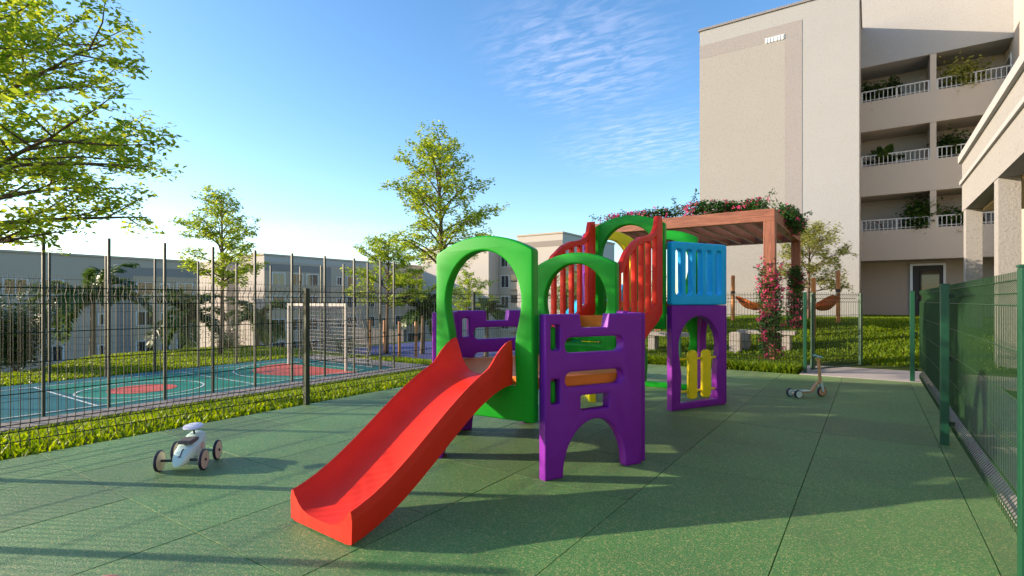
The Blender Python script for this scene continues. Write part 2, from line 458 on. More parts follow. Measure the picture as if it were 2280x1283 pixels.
def panel_mesh(name, outer, holes, thick, bevel=0.014, seg=3):
    """flat panel from 2-D outlines with rounded edges: x along, z up, y across"""
    cu = bpy.data.curves.new(name, 'CURVE')
    cu.dimensions = '2D'; cu.fill_mode = 'BOTH'
    cu.extrude = max(0.001, thick / 2 - bevel); cu.bevel_depth = bevel; cu.bevel_resolution = seg
    cu.offset = -bevel
    for loop in [outer] + holes:
        sp = cu.splines.new('POLY'); sp.points.add(len(loop) - 1)
        for q, (x, z) in zip(sp.points, loop): q.co = (x, z, 0, 1)
        sp.use_cyclic_u = True
    ob = bpy.data.objects.new(name, cu)
    COL.objects.link(ob)
    dg = bpy.context.evaluated_depsgraph_get(); dg.update()
    me = bpy.data.meshes.new_from_object(ob.evaluated_get(dg))
    bpy.data.objects.remove(ob); bpy.data.curves.remove(cu)
    me.transform(Matrix.Rotation(R_(90), 4, 'X'))
    me.name = name
    bm = bmesh.new(); bm.from_mesh(me)
    bmesh.ops.remove_doubles(bm, verts=bm.verts, dist=0.0004)
    bmesh.ops.recalc_face_normals(bm, faces=bm.faces)
    bm.to_mesh(me); bm.free()
    return smooth(me, 40)
def rrect(x0, z0, x1, z1, r, n=5):
    p = []
    for cx, cz, a0 in ((x1 - r, z1 - r, 0), (x0 + r, z1 - r, 90), (x0 + r, z0 + r, 180), (x1 - r, z0 + r, 270)):
        for k in range(n + 1):
            a = R_(a0 + 90 * k / n); p.append((cx + r * math.cos(a), cz + r * math.sin(a)))
    return p
def arc(cx, cz, rx, rz, a0, a1, n):
    return [(cx + rx * math.cos(R_(a0 + (a1 - a0) * k / n)), cz + rz * math.sin(R_(a0 + (a1 - a0) * k / n))) for k in range(n + 1)]

# ------------------------------------------------------------------ terrain
def terrain(x, y):
    x = np.asarray(x, float); y = np.asarray(y, float)
    left = -0.76 * sstep((-6.7 - x) / 5.2)
    left = left - 0.45 * sstep((y - 13) / 5) * sstep((-7 - x) / 4)
    edge = -21.0 - 4.0 * sstep((y - 4.5) / 4)
    fall = -5.6 * sstep((edge - x) / 12.0)
    back = 0.80 * sstep((y - 12.4) / 7.5) * sstep((x + 8.5) / 4.5)
    drop2 = -4.5 * sstep((y - 27) / 14) * sstep((-9 - x) / 6) * (1 - sstep((edge - x) / 12.0))
    return left + fall + back + drop2 - 0.035
def tz(x, y): return float(terrain(x, y))
xs = np.unique(np.concatenate([np.linspace(-420, -45, 22), np.linspace(-45, 12, 175), np.linspace(12, 420, 24)]))
ys = np.unique(np.concatenate([np.linspace(-420, -8, 22), np.linspace(-8, 44, 150), np.linspace(44, 420, 24)]))
gx, gy = np.meshgrid(xs, ys)
gz = terrain(gx, gy)
# the ground passes under the court, the floor and the paths
gz = np.where((gx < -11.9) & (gx > -18.6) & (gy > -9) & (gy < 13.8), np.minimum(gz, -0.83), gz)
gv = np.stack([gx.ravel(), gy.ravel(), gz.ravel()], 1)
nx, ny = len(xs), len(ys)
ii, jj = np.meshgrid(np.arange(nx - 1), np.arange(ny - 1))
a0 = (jj * nx + ii).ravel()
gf = np.stack([a0, a0 + 1, a0 + nx + 1, a0 + nx], 1)
gme = np_mesh('ground', gv, gf); gme.shade_smooth()
ground = put('ground', gme, M['turf'])
tag(ground, 'grassy ground falling away behind the court and rising to the building', 'ground', kind='structure')

# ------------------------------------------------------------------ rubber floor with tiles
X0, X1, YB = 0.56, -6.44, 11.6
fl = MB().box(X1 - 0.02, -4.42, -0.14, 0.76, YB, -0.022).build('rubber_floor', M['joint'])
tag(fl, 'green rubber playground floor of square tiles', 'floor', kind='structure')
def tile_mesh(w, h):
    mb = MB().box(-w / 2, -h / 2, -0.03, w / 2, h / 2, 0.0)
    me = mb.mesh('tile')
    bm = bmesh.new(); bm.from_mesh(me)
    top = [e for e in bm.edges if all(v.co.z > -0.001 for v in e.verts)]
    bmesh.ops.bevel(bm, geom=top, offset=0.0008, segments=1, affect='EDGES')
    bm.to_mesh(me); bm.free()
    me.materials.append(M['rubber'])
    return me
t_big = tile_mesh(0.9942, 0.9942); t_side = tile_mesh(0.1942, 0.9942)
first = True
for j in range(16):
    yc = -4.4 + j + 0.5
    for k in range(8):
        me = t_side if k == 7 else t_big
        xc = X1 + k + 0.5 if k < 7 else X0 + 0.10
        o = bpy.data.objects.new('tile', me)
        COL.objects.link(o); o.parent = fl
        o.location = (xc, yc, random.uniform(-0.0012, 0.0012))
        o.rotation_euler = (random.uniform(-0.0008, 0.0008), random.uniform(-0.0008, 0.0008), 0)

# paths
def sheet(name, x0, y0, x1, y1, z, m, nx_=1, ny_=1, thick=0.06, follow=None):
    mb = MB()
    if follow is None:
        mb.box(x0, y0, z - thick, x1, y1, z)
    else:
        for j in range(ny_ + 1):
            for i in range(nx_ + 1):
                x = x0 + (x1 - x0) * i / nx_; y = y0 + (y1 - y0) * j / ny_
                mb.v.append((x, y, tz(x, y) + follow))
        for j in range(ny_):
            for i in range(nx_):
                a = j * (nx_ + 1) + i
                mb.f.append((a, a + 1, a + nx_ + 2, a + nx_ + 1))
    return mb.build(name, m)
tag(sheet('path', -1.15, 11.64, 0.95, 13.7, 0.005, M['concrete'], thick=0.1), 'pale concrete path outside the open gate', 'path', kind='structure')
tag(sheet('path', 0.80, -6.0, 1.75, 11.6, 0.0, M['concrete'], thick=0.1), 'pale concrete path along the outer side of the right-hand fence', 'path', kind='structure')
tag(sheet('path', 0.97, 11.64, 3.0, 13.7, 0.003, M['concrete'], thick=0.1), 'pale concrete path between gate and white clubhouse', 'path', kind='structure')
tag(sheet('path', -12.72, -8, -11.95, 13.0, -0.735, M['gravelpath'], thick=0.14), 'pinkish grey path along the near side of the court', 'path', kind='structure')
tag(sheet('path', -18.5, 12.2, -8.2, 13.3, 0, M['gravelpath'], 30, 4, follow=0.03), 'grey path crossing behind the court', 'path', kind='structure')
tag(sheet('play_floor', -24, 16.4, -11.5, 26, 0, M['violet'], 30, 24, follow=0.03), 'violet blue rubber play floor beyond the court', 'floor', kind='structure')

# ------------------------------------------------------------------ sports court
CZ = -0.75
CX0, CX1, CY0, CY1 = -18.2, -12.74, -8.0, 12.0
court = MB().box(CX0, CY0, CZ - 0.08, CX1, CY1, CZ).build('sports_court', M['courtblue'])
tag(court, 'blue and green sports court floor behind the tall fence', 'court', kind='structure')
CM = -15.3
MB().box(-17.4, -3.0, CZ + 0.001, -13.1, 11.2, CZ + 0.004).build('court_field', M['courtgreen'], court)
# the blue stripes near the end lines
MB().box(-17.4, 1.5, CZ + 0.005, -13.1, 4.4, CZ + 0.008).build('court_stripe', M['courtblue'], court)
def disc(cx, cy, r, z, m, name, a0=0, a1=360, ry=None):
    mb = MB(); n = 40
    pts = [(cx, cy, z)] + [(cx + r * math.cos(R_(a0 + (a1 - a0) * k / n)), cy + (ry or r) * math.sin(R_(a0 + (a1 - a0) * k / n)), z) for k in range(n + 1)]
    mb.v = pts; mb.f = [(0, k, k + 1) for k in range(1, n + 1)]
    return mb.build(name, m, court)
def ring(cx, cy, r, z, name, wd=0.05, a0=0, a1=360, clip=None):
    mb = MB(); n = 48
    for k in range(n + 1):
        a = R_(a0 + (a1 - a0) * k / n)
        for q in (r - wd / 2, r + wd / 2): mb.v.append((cx + q * math.cos(a), cy + q * math.sin(a), z))
    mb.f = [(2 * k, 2 * k + 1, 2 * k + 3, 2 * k + 2) for k in range(n)]
    return mb.build(name, M['line'], court)
disc(-14.85, 5.65, 0.72, CZ + 0.010, M['courtred'], 'centre_spot')
ring(-14.85, 5.65, 1.30, CZ + 0.011, 'centre_circle')
disc(-14.9, 10.7, 1.95, CZ + 0.010, M['courtred'], 'goal_area', 180, 360)
ring(-14.9, 10.7, 2.45, CZ + 0.011, 'goal_arc', a0=180, a1=360)
def line(x0, y0, x1, y1, name='court_line', w=0.05):
    mb = MB()
    A = Vector((x0, y0, 0)); B = Vector((x1, y1, 0)); t = (B - A).normalized(); n = Vector((-t.y, t.x, 0)) * w / 2
    z = Vector((0, 0, CZ + 0.014))
    mb.v = [tuple(A - n + z), tuple(B - n + z), tuple(B + n + z), tuple(A + n + z)]; mb.f = [(0, 1, 2, 3)]
    return mb.build(name, M['line'], court)
line(-17.3, -2.9, -17.3, 11.1); line(-13.2, -2.9, -13.2, 11.1); line(-17.3, 11.1, -13.2, 11.1); line(-17.3, -2.9, -13.2, -2.9)
line(-17.27, 4.2, -13.23, 4.2); line(-17.27, 7.6, -13.23, 7.6)
ring(-14.85, 1.2, 0.9, CZ + 0.012, 'free_throw_circle'); line(-16.2, -2.87, -16.2, 1.2); line(-13.6, -2.87, -13.6, 1.2)

# futsal goal
goal = empty('football_goal', (-14.9, 10.6, CZ + 0.001), 'white framed football goal with net at the far end of the court', 'goal')
gx0, gx1, gy_, gzb, gzt = -16.4, -13.4, 10.6, CZ + 0.002, CZ + 2.0
for x in (gx0, gx1):
    MB().box(x - 0.032, gy_ - 0.032, gzb, x + 0.032, gy_ + 0.032, gzt).build('goal_post', M['goalpaint'], goal)
    MB().tube([(x, gy_ + 0.05, gzt - 0.04), (x, gy_ + 0.55, gzt - 0.06), (x, gy_ + 1.05, gzb + 0.03)], 0.02).build('stay', M['goalpaint'], goal)
MB().box(gx0 - 0.032, gy_ - 0.032, gzt + 0.002, gx1 + 0.032, gy_ + 0.032, gzt + 0.09).build('crossbar', M['goalpaint'], goal)
nb = MB()
for k in range(25):
    x = gx0 + (gx1 - gx0) * k / 24
    nb.tube([(x, gy_ + 0.05, gzt), (x, gy_ + 0.5, gzt - 0.08), (x, gy_ + 0.85, gzt - 1.0), (x, gy_ + 1.05, gzb + 0.02)], 0.008, 3, False)
for k in range(16):
    t = k / 15
    y = gy_ + 0.5 + 0.55 * t; z = gzt - 0.08 - t * (gzt - 0.1 - gzb)
    nb.tube([(gx0, y, z), (gx1, y, z)], 0.008, 3, False)
    for x in (gx0, gx1): nb.tube([(x, gy_ + 0.05, z), (x, y, z)], 0.008, 3, False)
tag(nb.build('net', M['chain'], goal), kind='stuff')

# ------------------------------------------------------------------ welded wire fences
def wire_panel(A, B, zb, profile, horiz, m, parent, name='wire_panel', sp=0.068, rad=0.0042, hr=0.0046, nseg=3):
    """A->B along the bottom; profile: list of (offset across, z); horiz: (offset, z)"""
    mtx = frame(A, B)
    L = (B - A).length
    mb = MB(); n = max(2, int(L / sp))
    for k in range(n + 1):
        x = L * k / n
        mb.tube([mtx @ Vector((x, o, z + zb)) for o, z in profile], rad, nseg, False)
    for o, z in horiz:
        mb.tube([mtx @ Vector((0, o, z + zb)), mtx @ Vector((L, o, z + zb))], hr, 4, False)
    return tag(mb.build(name, m, parent), kind='stuff')
VB = 0.06
PROF = [(0, 0.06), (0, 0.13), (VB, 0.21), (0, 0.29), (0, 1.40), (VB, 1.475), (0, 1.55), (0, 1.60)]
HOR_W = [(0, 0.13), (VB, 0.21), (0, 0.29), (0, 0.57), (0, 0.85), (0, 1.13), (0, 1.40), (VB, 1.475), (0, 1.55)]
def fence_post(x, y, parent, h=1.585, w=0.062, m='post', zb=0.0, turn=0.0):
    mb = MB()
    mt = Matrix.Translation((x, y, zb)) @ Matrix.Rotation(turn, 4, 'Z')
    mb.obox(mt, -w / 2, -w / 2, 0, w / 2, w / 2, h)
    o = mb.build('post', M[m], parent, bevel=0.006)
    cap = MB().obox(mt, -w / 2 - 0.003, -w / 2 - 0.003, h + 0.0005, w / 2 + 0.003, w / 2 + 0.003, h + 0.012).build('post_cap', M[m], o)
    return o
def clips(x, y, dxy, parent):
    for z in (0.21, 0.85, 1.475):
        MB().box(x - 0.02 + dxy, y - 0.02, z - 0.02, x + 0.02 + dxy, y + 0.02, z + 0.02).build('clip', M['fence'], parent)

# left fence
lf = empty('wire_fence', (-6.42, 4.4, 0), 'low dark green wire fence between the lawn and the left edge of the floor', 'fence')
LP = [-3.3, -0.43, 0.80, 4.42, 8.10, 11.86]
for y in LP: fence_post(-6.42, y, lf, m='postdark')
for a, b in zip(LP[:-1], LP[1:]):
    wire_panel(Vector((-6.50, a, 0)), Vector((-6.50, b, 0)), 0, PROF, HOR_W, M['fence'], lf)
for y in LP[2:]: clips(-6.42, y, -0.055, lf)
# back fence up to the gate
bf = empty('wire_fence', (-3.7, 11.92, 0), 'low green wire fence closing the far side behind the play set', 'fence')
BP = [-6.0, -3.55, -1.08]
for x in BP[1:]: fence_post(x, 11.92, bf)
BPX = [-6.38] + BP[1:]
for a, b in zip(BPX[:-1], BPX[1:]):
    wire_panel(Vector((a, 11.98, 0)), Vector((b, 11.98, 0)), 0.0, PROF, HOR_W, M['fence'], bf, sp=0.055)
# gate leaf swung outwards
gh = Vector((-1.0, 11.98, 0.0)); ge = gh + Vector((0.98, 1.62, 0)).normalized() * 1.62
gt = empty('wire_gate', gh, 'open green wire gate swung out over the path', 'gate')
gm = frame(gh, ge)
for x in (0.08, 1.58):
    MB().obox(gm, x - 0.03, -0.03, 0.055, x + 0.03, 0.03, 1.585).build('gate_stile', M['post'], gt, bevel=0.005)
wire_panel(gm @ Vector((0.12, 0.01, 0)), gm @ Vector((1.54, 0.01, 0)), 0.0, PROF, HOR_W, M['fence'], gt, sp=0.055)
MB().obox(gm, 0.11, -0.02, 0.062, 1.55, 0.0, 0.09).build('gate_rail', M['post'], gt)
# right fence
rf = empty('wire_fence', (0.60, 6.75, 0), 'low green wire fence running along the right edge of the floor', 'fence')
RP = [-4.2, -0.05, 3.37, 6.76, 11.70]
for y in RP: fence_post(0.605, y, rf, w=0.07)
for a, b in zip(RP[:-1], RP[1:]):
    wire_panel(Vector((0.705, b, 0)), Vector((0.705, a, 0)), 0, PROF, HOR_W, M['fence2'], rf, sp=0.055, rad=0.0034)
for y in RP[1:]: clips(0.605, y, 0.06, rf)
MB().box(0.762, -6, -0.05, 0.797, 11.6, 0.012).build('kerb_strip', M['concrete2'])['kind'] = 'structure'

# tall court fences
CPROF = [(0, 0.08), (0, 0.16), (0.04, 0.24), (0, 0.32), (0, 1.55), (0.04, 1.63), (0, 1.71), (0, 3.18), (0.04, 3.26), (0, 3.34), (0, 3.42)]
CHOR = [(0, 0.16), (0, 0.32), (0, 0.7), (0, 1.1), (0, 1.55), (0, 1.71), (0, 2.2), (0, 2.7), (0, 3.18), (0, 3.34)]
def court_fence(name_label, A, B, step, start, sp):
    f = empty('court_fence', A.lerp(B, 0.5), name_label, 'fence')
    L = (B - A).length; dirv = (B - A).normalized()
    n = int(L / step)
    pts = [A + dirv * (step * k) for k in range(n + 1)]
    for p in pts:
        MB().box(p.x - 0.024, p.y - 0.024, CZ + 0.001, p.x + 0.024, p.y + 0.024, CZ + 3.45).build('post', M['courtpost'], f)
    for a, b in zip(pts[:-1], pts[1:]):
        off = Vector((-dirv.y, dirv.x, 0)) * 0.05
        wire_panel(a + off, b + off, CZ, CPROF, CHOR, M['courtwire'], f, sp=sp, rad=0.0034, hr=0.0036)
    return f
court_fence('tall grey green mesh fence along the near side of the sports court', Vector((-12.86, -0.86, CZ)), Vector((-12.86, 11.9, CZ)), 1.03, 0, 0.065)
court_fence('tall grey green mesh fence along the far side of the sports court', Vector((-18.05, -0.3, CZ)), Vector((-18.05, 11.9, CZ)), 1.25, 0, 0.085)
court_fence('tall grey green mesh fence behind the football goal', Vector((-17.7, 11.92, CZ)), Vector((-12.6, 11.92, CZ)), 1.25, 0, 0.085)

# ------------------------------------------------------------------ grass
def grass(name, n, region, h, wd, m, label, hz=None, clump=0.0):
    """region: function returning (x, y) arrays of n points"""
    x, y = region(n)
    z = terrain(x, y) if hz is None else np.full_like(x, hz)
    hh = h * rng.uniform(0.5, 1.25, len(x))
    az = rng.uniform(0, 2 * np.pi, len(x)); lean = rng.uniform(0.1, 0.9, len(x))
    ux, uy = np.cos(az), np.sin(az)
    w = wd * rng.uniform(0.6, 1.3, len(x))
    base = np.stack([x, y, z - 0.01], 1)
    side = np.stack([-uy * w, ux * w, np.zeros_like(w)], 1)
    tip = base + np.stack([ux * hh * lean, uy * hh * lean, hh], 1)
    mid = base + np.stack([ux * hh * lean * 0.35, uy * hh * lean * 0.35, hh * 0.62], 1)
    v = np.concatenate([base, mid - side, tip, mid + side], 1).reshape(-1, 3)
    f = np.arange(len(x) * 4, dtype=np.int32).reshape(-1, 4)
    o = put(name, np_mesh(name, v, f), m)
    return tag(o, label, 'grass', kind='stuff')
def rect(x0, x1, y0, y1, keep=None):
    def fn(n):
        x = rng.uniform(x0, x1, n); y = rng.uniform(y0, y1, n)
        if keep is not None:
            k = keep(x, y); x, y = x[k], y[k]
        return x, y
    return fn
grass('lawn_grass', 62000, rect(-11.98, -6.48, -2.0, 12.2), 0.085, 0.0125, M['grass'], 'bright lawn between the low fence and the court path')
grass('lawn_grass', 60000, rect(-25.5, -18.4, 0.0, 16.0, lambda x, y: x > -21.5 - 4.0 * sstep((y - 4.5) / 4)), 0.11, 0.024, M['grass'], 'sunlit lawn along the far side of the court')
grass('lawn_grass', 20000, rect(-18.4, -6.6, 13.3, 17.0), 0.10, 0.02, M['grass'], 'lawn between the grey path and the violet play floor')
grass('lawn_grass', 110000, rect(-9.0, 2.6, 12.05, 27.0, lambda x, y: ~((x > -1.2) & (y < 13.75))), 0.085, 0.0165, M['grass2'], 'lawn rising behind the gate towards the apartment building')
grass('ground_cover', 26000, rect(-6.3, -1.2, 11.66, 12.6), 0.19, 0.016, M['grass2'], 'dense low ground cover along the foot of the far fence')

# ------------------------------------------------------------------ play set
S = 1.05
g_ = (-math.sin(R_(58)), math.cos(R_(58)))
p_ = (math.sin(R_(62)), math.cos(R_(62)))
q_ = (math.sin(R_(2)), math.cos(R_(2)))
def hexa(c0):
    add = lambda a, b, s=1: (a[0] + b[0] * S * s, a[1] + b[1] * S * s)
    C0 = c0; C1 = add(C0, p_); C2 = add(C1, q_); C3 = add(C2, g_); C4 = add(C3, p_, -1); C5 = add(C4, q_, -1)
    return [W(*c) for c in (C0, C1, C2, C3, C4, C5)]
C = hexa((0.214, 4.2))
D = hexa((2.02, 6.85))
play = empty('play_set', (C[0] + D[3]) * 0.5, 'multicoloured plastic play set with towers, arches and red slide on the green floor', 'play set')
T = 0.10
MG = 0.028
def place(name, me, mtx, m, parent=play):
    me2 = me.copy(); me2.transform(mtx)
    return put(name, me2, m, parent)
def arch_outline(zb, zs, zt):
    cx = S / 2; hw = S / 2 - MG
    o = [(MG, zb), (S - MG, zb), (S - MG, zs)]
    # shallow crown between the shoulders
    n = 18; sag = zt - zs - 0.02
    for k in range(n + 1):
        t = 1 - 2 * k / n
        o.append((cx + (hw - 0.012) * t, zs + 0.02 + sag * (1 - abs(t) ** 2.0)))
    o.append((MG, zs))
    return o
def key_hole(z0, zw, zc, rx, rz, waist, foot):
    """opening: round head on a waist that widens to the foot; from bottom left round"""
    cx = S / 2
    L = [(cx - foot, z0), (cx + foot, z0)]
    n = 8
    for k in range(1, n):
        t = k / n; z = z0 + (zc - z0) * t
        w = foot + (waist - foot) * sstep(t / 0.45) if t < 0.45 else waist + (rx - waist) * sstep((t - 0.45) / 0.55)
        L.append((cx + float(w), z))
    L += arc(cx, zc, rx, rz, 0, 180, 22)
    for k in range(n - 1, 0, -1):
        t = k / n; z = z0 + (zc - z0) * t
        w = foot + (waist - foot) * sstep(t / 0.45) if t < 0.45 else waist + (rx - waist) * sstep((t - 0.45) / 0.55)
        L.append((cx - float(w), z))
    return L
def arch_panel(dz=0.0, zb=0.457):
    return panel_mesh('arch', arch_outline(zb + dz, 1.825 + dz, 1.975 + dz), [key_hole(0.74 + dz, 1.1 + dz, 1.42 + dz, 0.385, 0.43, 0.325, 0.335)], T, 0.018, 4)
def castle_panel(legs=True):
    u0, u1 = MG, S - MG
    out = []
    out += [(u0, 0.0), (u0 + 0.165, 0.0)]
    out += arc(S / 2, 0.02, S / 2 - u0 - 0.175, 0.425, 180, 0, 22)
    out += [(u1 - 0.165, 0.0), (u1, 0.0), (u1, 1.32), (0.665, 1.32), (0.648, 1.205), (0.38, 1.205), (0.363, 1.32), (u0, 1.32)]
    holes = [rrect(0.375, 0.525, 0.665, 0.65, 0.012, 2), rrect(0.22, 0.72, 0.82, 0.85, 0.062, 6), rrect(0.22, 1.0, 0.82, 1.13, 0.062, 6),
             rrect(0.084, 0.60, 0.170, 0.80, 0.016, 3), rrect(0.084, 1.03, 0.170, 1.235, 0.016, 3)]
    return panel_mesh('castle', out, holes, T, 0.014, 3)
def door_panel(h):
    u0, u1 = MG, S - MG
    hole = key_hole(0.085, 0.5, h - 0.545, 0.375, 0.40, 0.325, 0.345)
    return panel_mesh('door', [(u0, 0), (u1, 0), (u1, h), (u0, h)], [hole], T, 0.014, 3)
def barred_panel(z0, z1):
    u0, u1 = MG - 0.005, S - MG + 0.005
    holes = []
    n = 5; a, b = u0 + 0.075, u1 - 0.075; gap = 0.07
    wd = (b - a - gap * (n - 1)) / n
    for k in range(n):
        x = a + k * (wd + gap)
        holes.append(rrect(x, z0 + 0.13, x + wd, z1 - 0.095, wd * 0.42, 5))
    return panel_mesh('barred', rrect(u0, z0, u1, z1, 0.03, 4), holes, 0.095, 0.018, 4)

arch0 = arch_panel(0); archH = arch_panel(0.6); archH2 = arch_panel(0.6, 0.80)
castle = castle_panel(); doorP = door_panel(1.365); doorG = door_panel(1.365)
# low hexagonal deck
o = place('arch_panel', arch0, frame(C[5], C[0]), M['green'])
o['label'] = 'green arch at the head of the red slide'
place('arch_panel', arch0, frame(C[3], C[2]), M['green'])
castles = [place('castle_panel', castle, frame(C[0], C[1]), M['purple']), place('castle_panel', castle, frame(C[4], C[3]), M['purple']),
           place('castle_panel', castle, frame(C[1], C[2]), M['purple']), place('castle_panel', castle, frame(C[5], C[4]), M['purple'])]
def hex_deck(pts, z, inset, th, name):
    c = sum(pts, Vector()) / 6
    mb = MB()
    pp = [c + (q - c) * inset for q in pts]
    mb.v = [(q.x, q.y, z - th) for q in pp] + [(q.x, q.y, z) for q in pp]
    mb.f = [tuple(range(5, -1, -1)), tuple(range(6, 12))] + [(k, (k + 1) % 6, 6 + (k + 1) % 6, 6 + k) for k in range(6)]
    return mb.build(name, M['orange'], play, bevel=0.012)
hex_deck(C, 0.80, 0.935, 0.09, 'deck')
hex_deck(D, 1.42, 0.935, 0.09, 'deck')
# green pegs clamping the purple panels
for A, B, in ((C[0], C[1]),):
    mt = frame(A, B)
    for z0, z1 in ((0.605, 0.775), (1.035, 1.215)):
        pm = MB().tube([mt @ Vector((0.127, 0.02, z0)), mt @ Vector((0.127, 0.02, z0 + 0.012)), mt @ Vector((0.127, 0.02, z1 - 0.012)), mt @ Vector((0.127, 0.02, z1))], [0.026, 0.034, 0.034, 0.026], 14)
        pm.build('peg', M['green'], play, sm=40)
# upper tower
o = place('arch_panel', archH, frame(D[5], D[0]), M['green']); o['label'] = 'high green arch at the top of the stairs'
place('arch_panel', archH2, frame(D[3], D[2]), M['green'])
o = place('arch_panel', archH2, frame(D[4], D[3]), M['yellow']); o['label'] = 'yellow arch at the back of the high tower'
dpan = place('door_panel', doorP, frame(D[0], D[1]), M['purple'])
dpan['label'] = 'purple arched doorway under the blue panel'
place('door_panel', doorP, frame(D[1], D[2]), M['purple'])
place('door_panel', door_panel(1.36), frame(D[3], D[2]), M['green'])
place('door_panel', doorG, frame(D[4], D[5]), M['yellow'])
barred = barred_panel(1.372, 2.20)
place('barred_panel', barred, frame(D[0], D[1]), M['blue'])
place('barred_panel', barred, frame(D[1], D[2]), M['blue'])
cast_hi = panel_mesh('tall', [(MG, 1.375), (S - MG, 1.375), (S - MG, 2.2), (0.30, 2.2), (0.28, 2.47), (MG, 2.47)], [rrect(0.3, 1.65, 0.80, 1.85, 0.06, 5)], T)
place('tall_panel', cast_hi, frame(D[4], D[5]), M['purple'])
# yellow half gate in the doorway
mt = frame(D[0], D[1])
gate = []
for u in (0.40, 0.655):
    w = 0.074
    me = panel_mesh('plank', arc(u, 0.715, w, w * 0.8, 0, 180, 10) + arc(u, 0.17, w, w * 0.6, 180, 360, 10), [], 0.055, 0.012, 3)
    gate.append(place('gate_plank', me, mt @ Matrix.Translation((0, -0.035, 0)), M['yellow']))
for z in (0.655, 0.225):
    MB().tube([mt @ Vector((0.17, 0.0, z)), mt @ Vector((0.89, 0.0, z))], 0.016, 10).build('gate_rod', M['yellow'], play, sm=40)
# stairs between the low deck and the tower
st0 = (C[3] + C[2]) * 0.5; st1 = (D[5] + D[0]) * 0.5
run = (st1 - st0).length
def stair_rail(A, B):
    """red side rail with balusters following the steps"""
    m_ = frame(A, B)
    L = (B - A).length
    top = [(0.0, 1.72), (0.06, 1.86), (0.14, 1.98), (0.30, 2.12), (0.44, 2.19), (0.60, 2.225), (0.70, 2.27), (0.77, 2.36), (0.80, 2.50), (0.89, 2.52), (0.90, 2.40)]
    top = [(x * L, z) for x, z in top]
    bot = [(0.90 * L, 1.26), (0.80 * L, 1.16), (0.0, 0.62)]
    outer = top + bot
    holes = []
    def zt(x):
        for (xa, za), (xb, zb_) in zip(top[:-1], top[1:]):
            if xa <= x <= xb: return za + (zb_ - za) * (x - xa) / (xb - xa + 1e-9)
        return top[-1][1]
    def zb(x): return 0.62 + (1.26 - 0.62) * x / (0.9 * L)
    nb_ = 5; x0, x1 = 0.055, 0.755 * L; gap = 0.05
    wd = (x1 - x0 - gap * (nb_ - 1)) / nb_
    for k in range(nb_):
        a = x0 + k * (wd + gap); b = a + wd
        holes.append([(a, zb(a) + 0.24), (b, zb(b) + 0.24), (b, zt(b) - 0.085), ((a + b) / 2, min(zt(a), zt(b)) - 0.06), (a, zt(a) - 0.085)])
    me = panel_mesh('rail', outer, holes, 0.07, 0.016, 3)
    return place('stair_rail', me, m_, M['red'])
nrm = (st1 - st0).normalized()
def inset(P, Q, t): return P + (Q - P) * t
stair_rail(inset(C[2], C[3], 0.06) + nrm * 0.05, inset(D[0], D[5], 0.06) + nrm * 0.05)
stair_rail(inset(C[3], C[2], 0.06) + nrm * 0.05, inset(D[5], D[0], 0.06) + nrm * 0.05)
fm = frame(inset(C[3], C[2], 0.10), inset(C[2], C[3], 0.10))
wst = (C[2] - C[3]).length * 0.80
for k in range(3):
    y0 = 0.08 + k * 0.37
    MB().obox(fm, 0.0, y0, 0.80 + k * 0.155 - 0.02, wst, y0 + 0.40, 0.80 + k * 0.155 + 0.155 - 0.03).build('stair_step', M['orange' if k == 2 else 'green'], play, bevel=0.012)

# slides
def slide_mesh(length, ztop, zend, w, head=0.30, dip=0.0):
    n = 34; sec = []
    for i in range(n + 1):
        t = i / n
        x = length * t
        # bed profile: flat head, steep middle, flat run-out
        e = sstep((t - 0.02) / 1.02)
        lin = t
        bed = ztop + (zend - ztop) * (0.86 * float(e) + 0.14 * lin)
        rim = 0.145 + 0.15 * float(1 - sstep(x / 0.26)) - 0.02 * t
        sec.append((x, bed, rim))
    vs = []; fs = []
    hw = w / 2
    for i, (x, bed, rim) in enumerate(sec):
        a = sec[max(i - 1, 0)]; b = sec[min(i + 1, n)]
        tx, tzv = b[0] - a[0], b[1] - a[1]; l = math.hypot(tx, tzv); nxn, nzn = -tzv / l, tx / l
        if i < 3: k_ = i / 3.0; nxn *= k_; nzn = math.sqrt(1 - nxn * nxn)
        if i > n - 3: k_ = (n - i) / 3.0; nxn *= k_; nzn = math.sqrt(1 - nxn * nxn)
        th = 0.062
        prof = [(-hw, -th)]
        prof += [(-hw - 0.006, rim * 0.5), (-hw + 0.004, rim - 0.008), (-hw + 0.014, rim), (-hw + 0.03, rim - 0.006)]
        m_in = 12
        for k in range(m_in + 1):
            u = -1 + 2 * k / m_in
            yy = (hw - 0.042) * u
            zz = (rim - 0.03) * abs(u) ** 3.6 if abs(u) > 0 else 0
            prof.append((yy, zz))
        prof += [(hw - 0.03, rim - 0.006), (hw - 0.014, rim), (hw - 0.004, rim - 0.008), (hw + 0.006, rim * 0.5)]
        prof += [(hw, -th), (hw - 0.05, -th - 0.01), (-hw + 0.05, -th - 0.01)]
        for y, z in prof:
            vs.append((x + nxn * z, y, bed + nzn * z))
    k = len(prof)
    for i in range(n):
        for j in range(k):
            a = i * k + j; b = i * k + (j + 1) % k
            fs.append((a, b, b + k, a + k))
    fs.append(tuple(range(k))); fs.append(tuple(range(n * k, n * k + k))[::-1])
    me = bpy.data.meshes.new('slide'); me.from_pydata(vs, [], fs); me.update()
    bm = bmesh.new(); bm.from_mesh(me); bmesh.ops.recalc_face_normals(bm, faces=bm.faces); bm.to_mesh(me); bm.free()
    return smooth(me, 50)
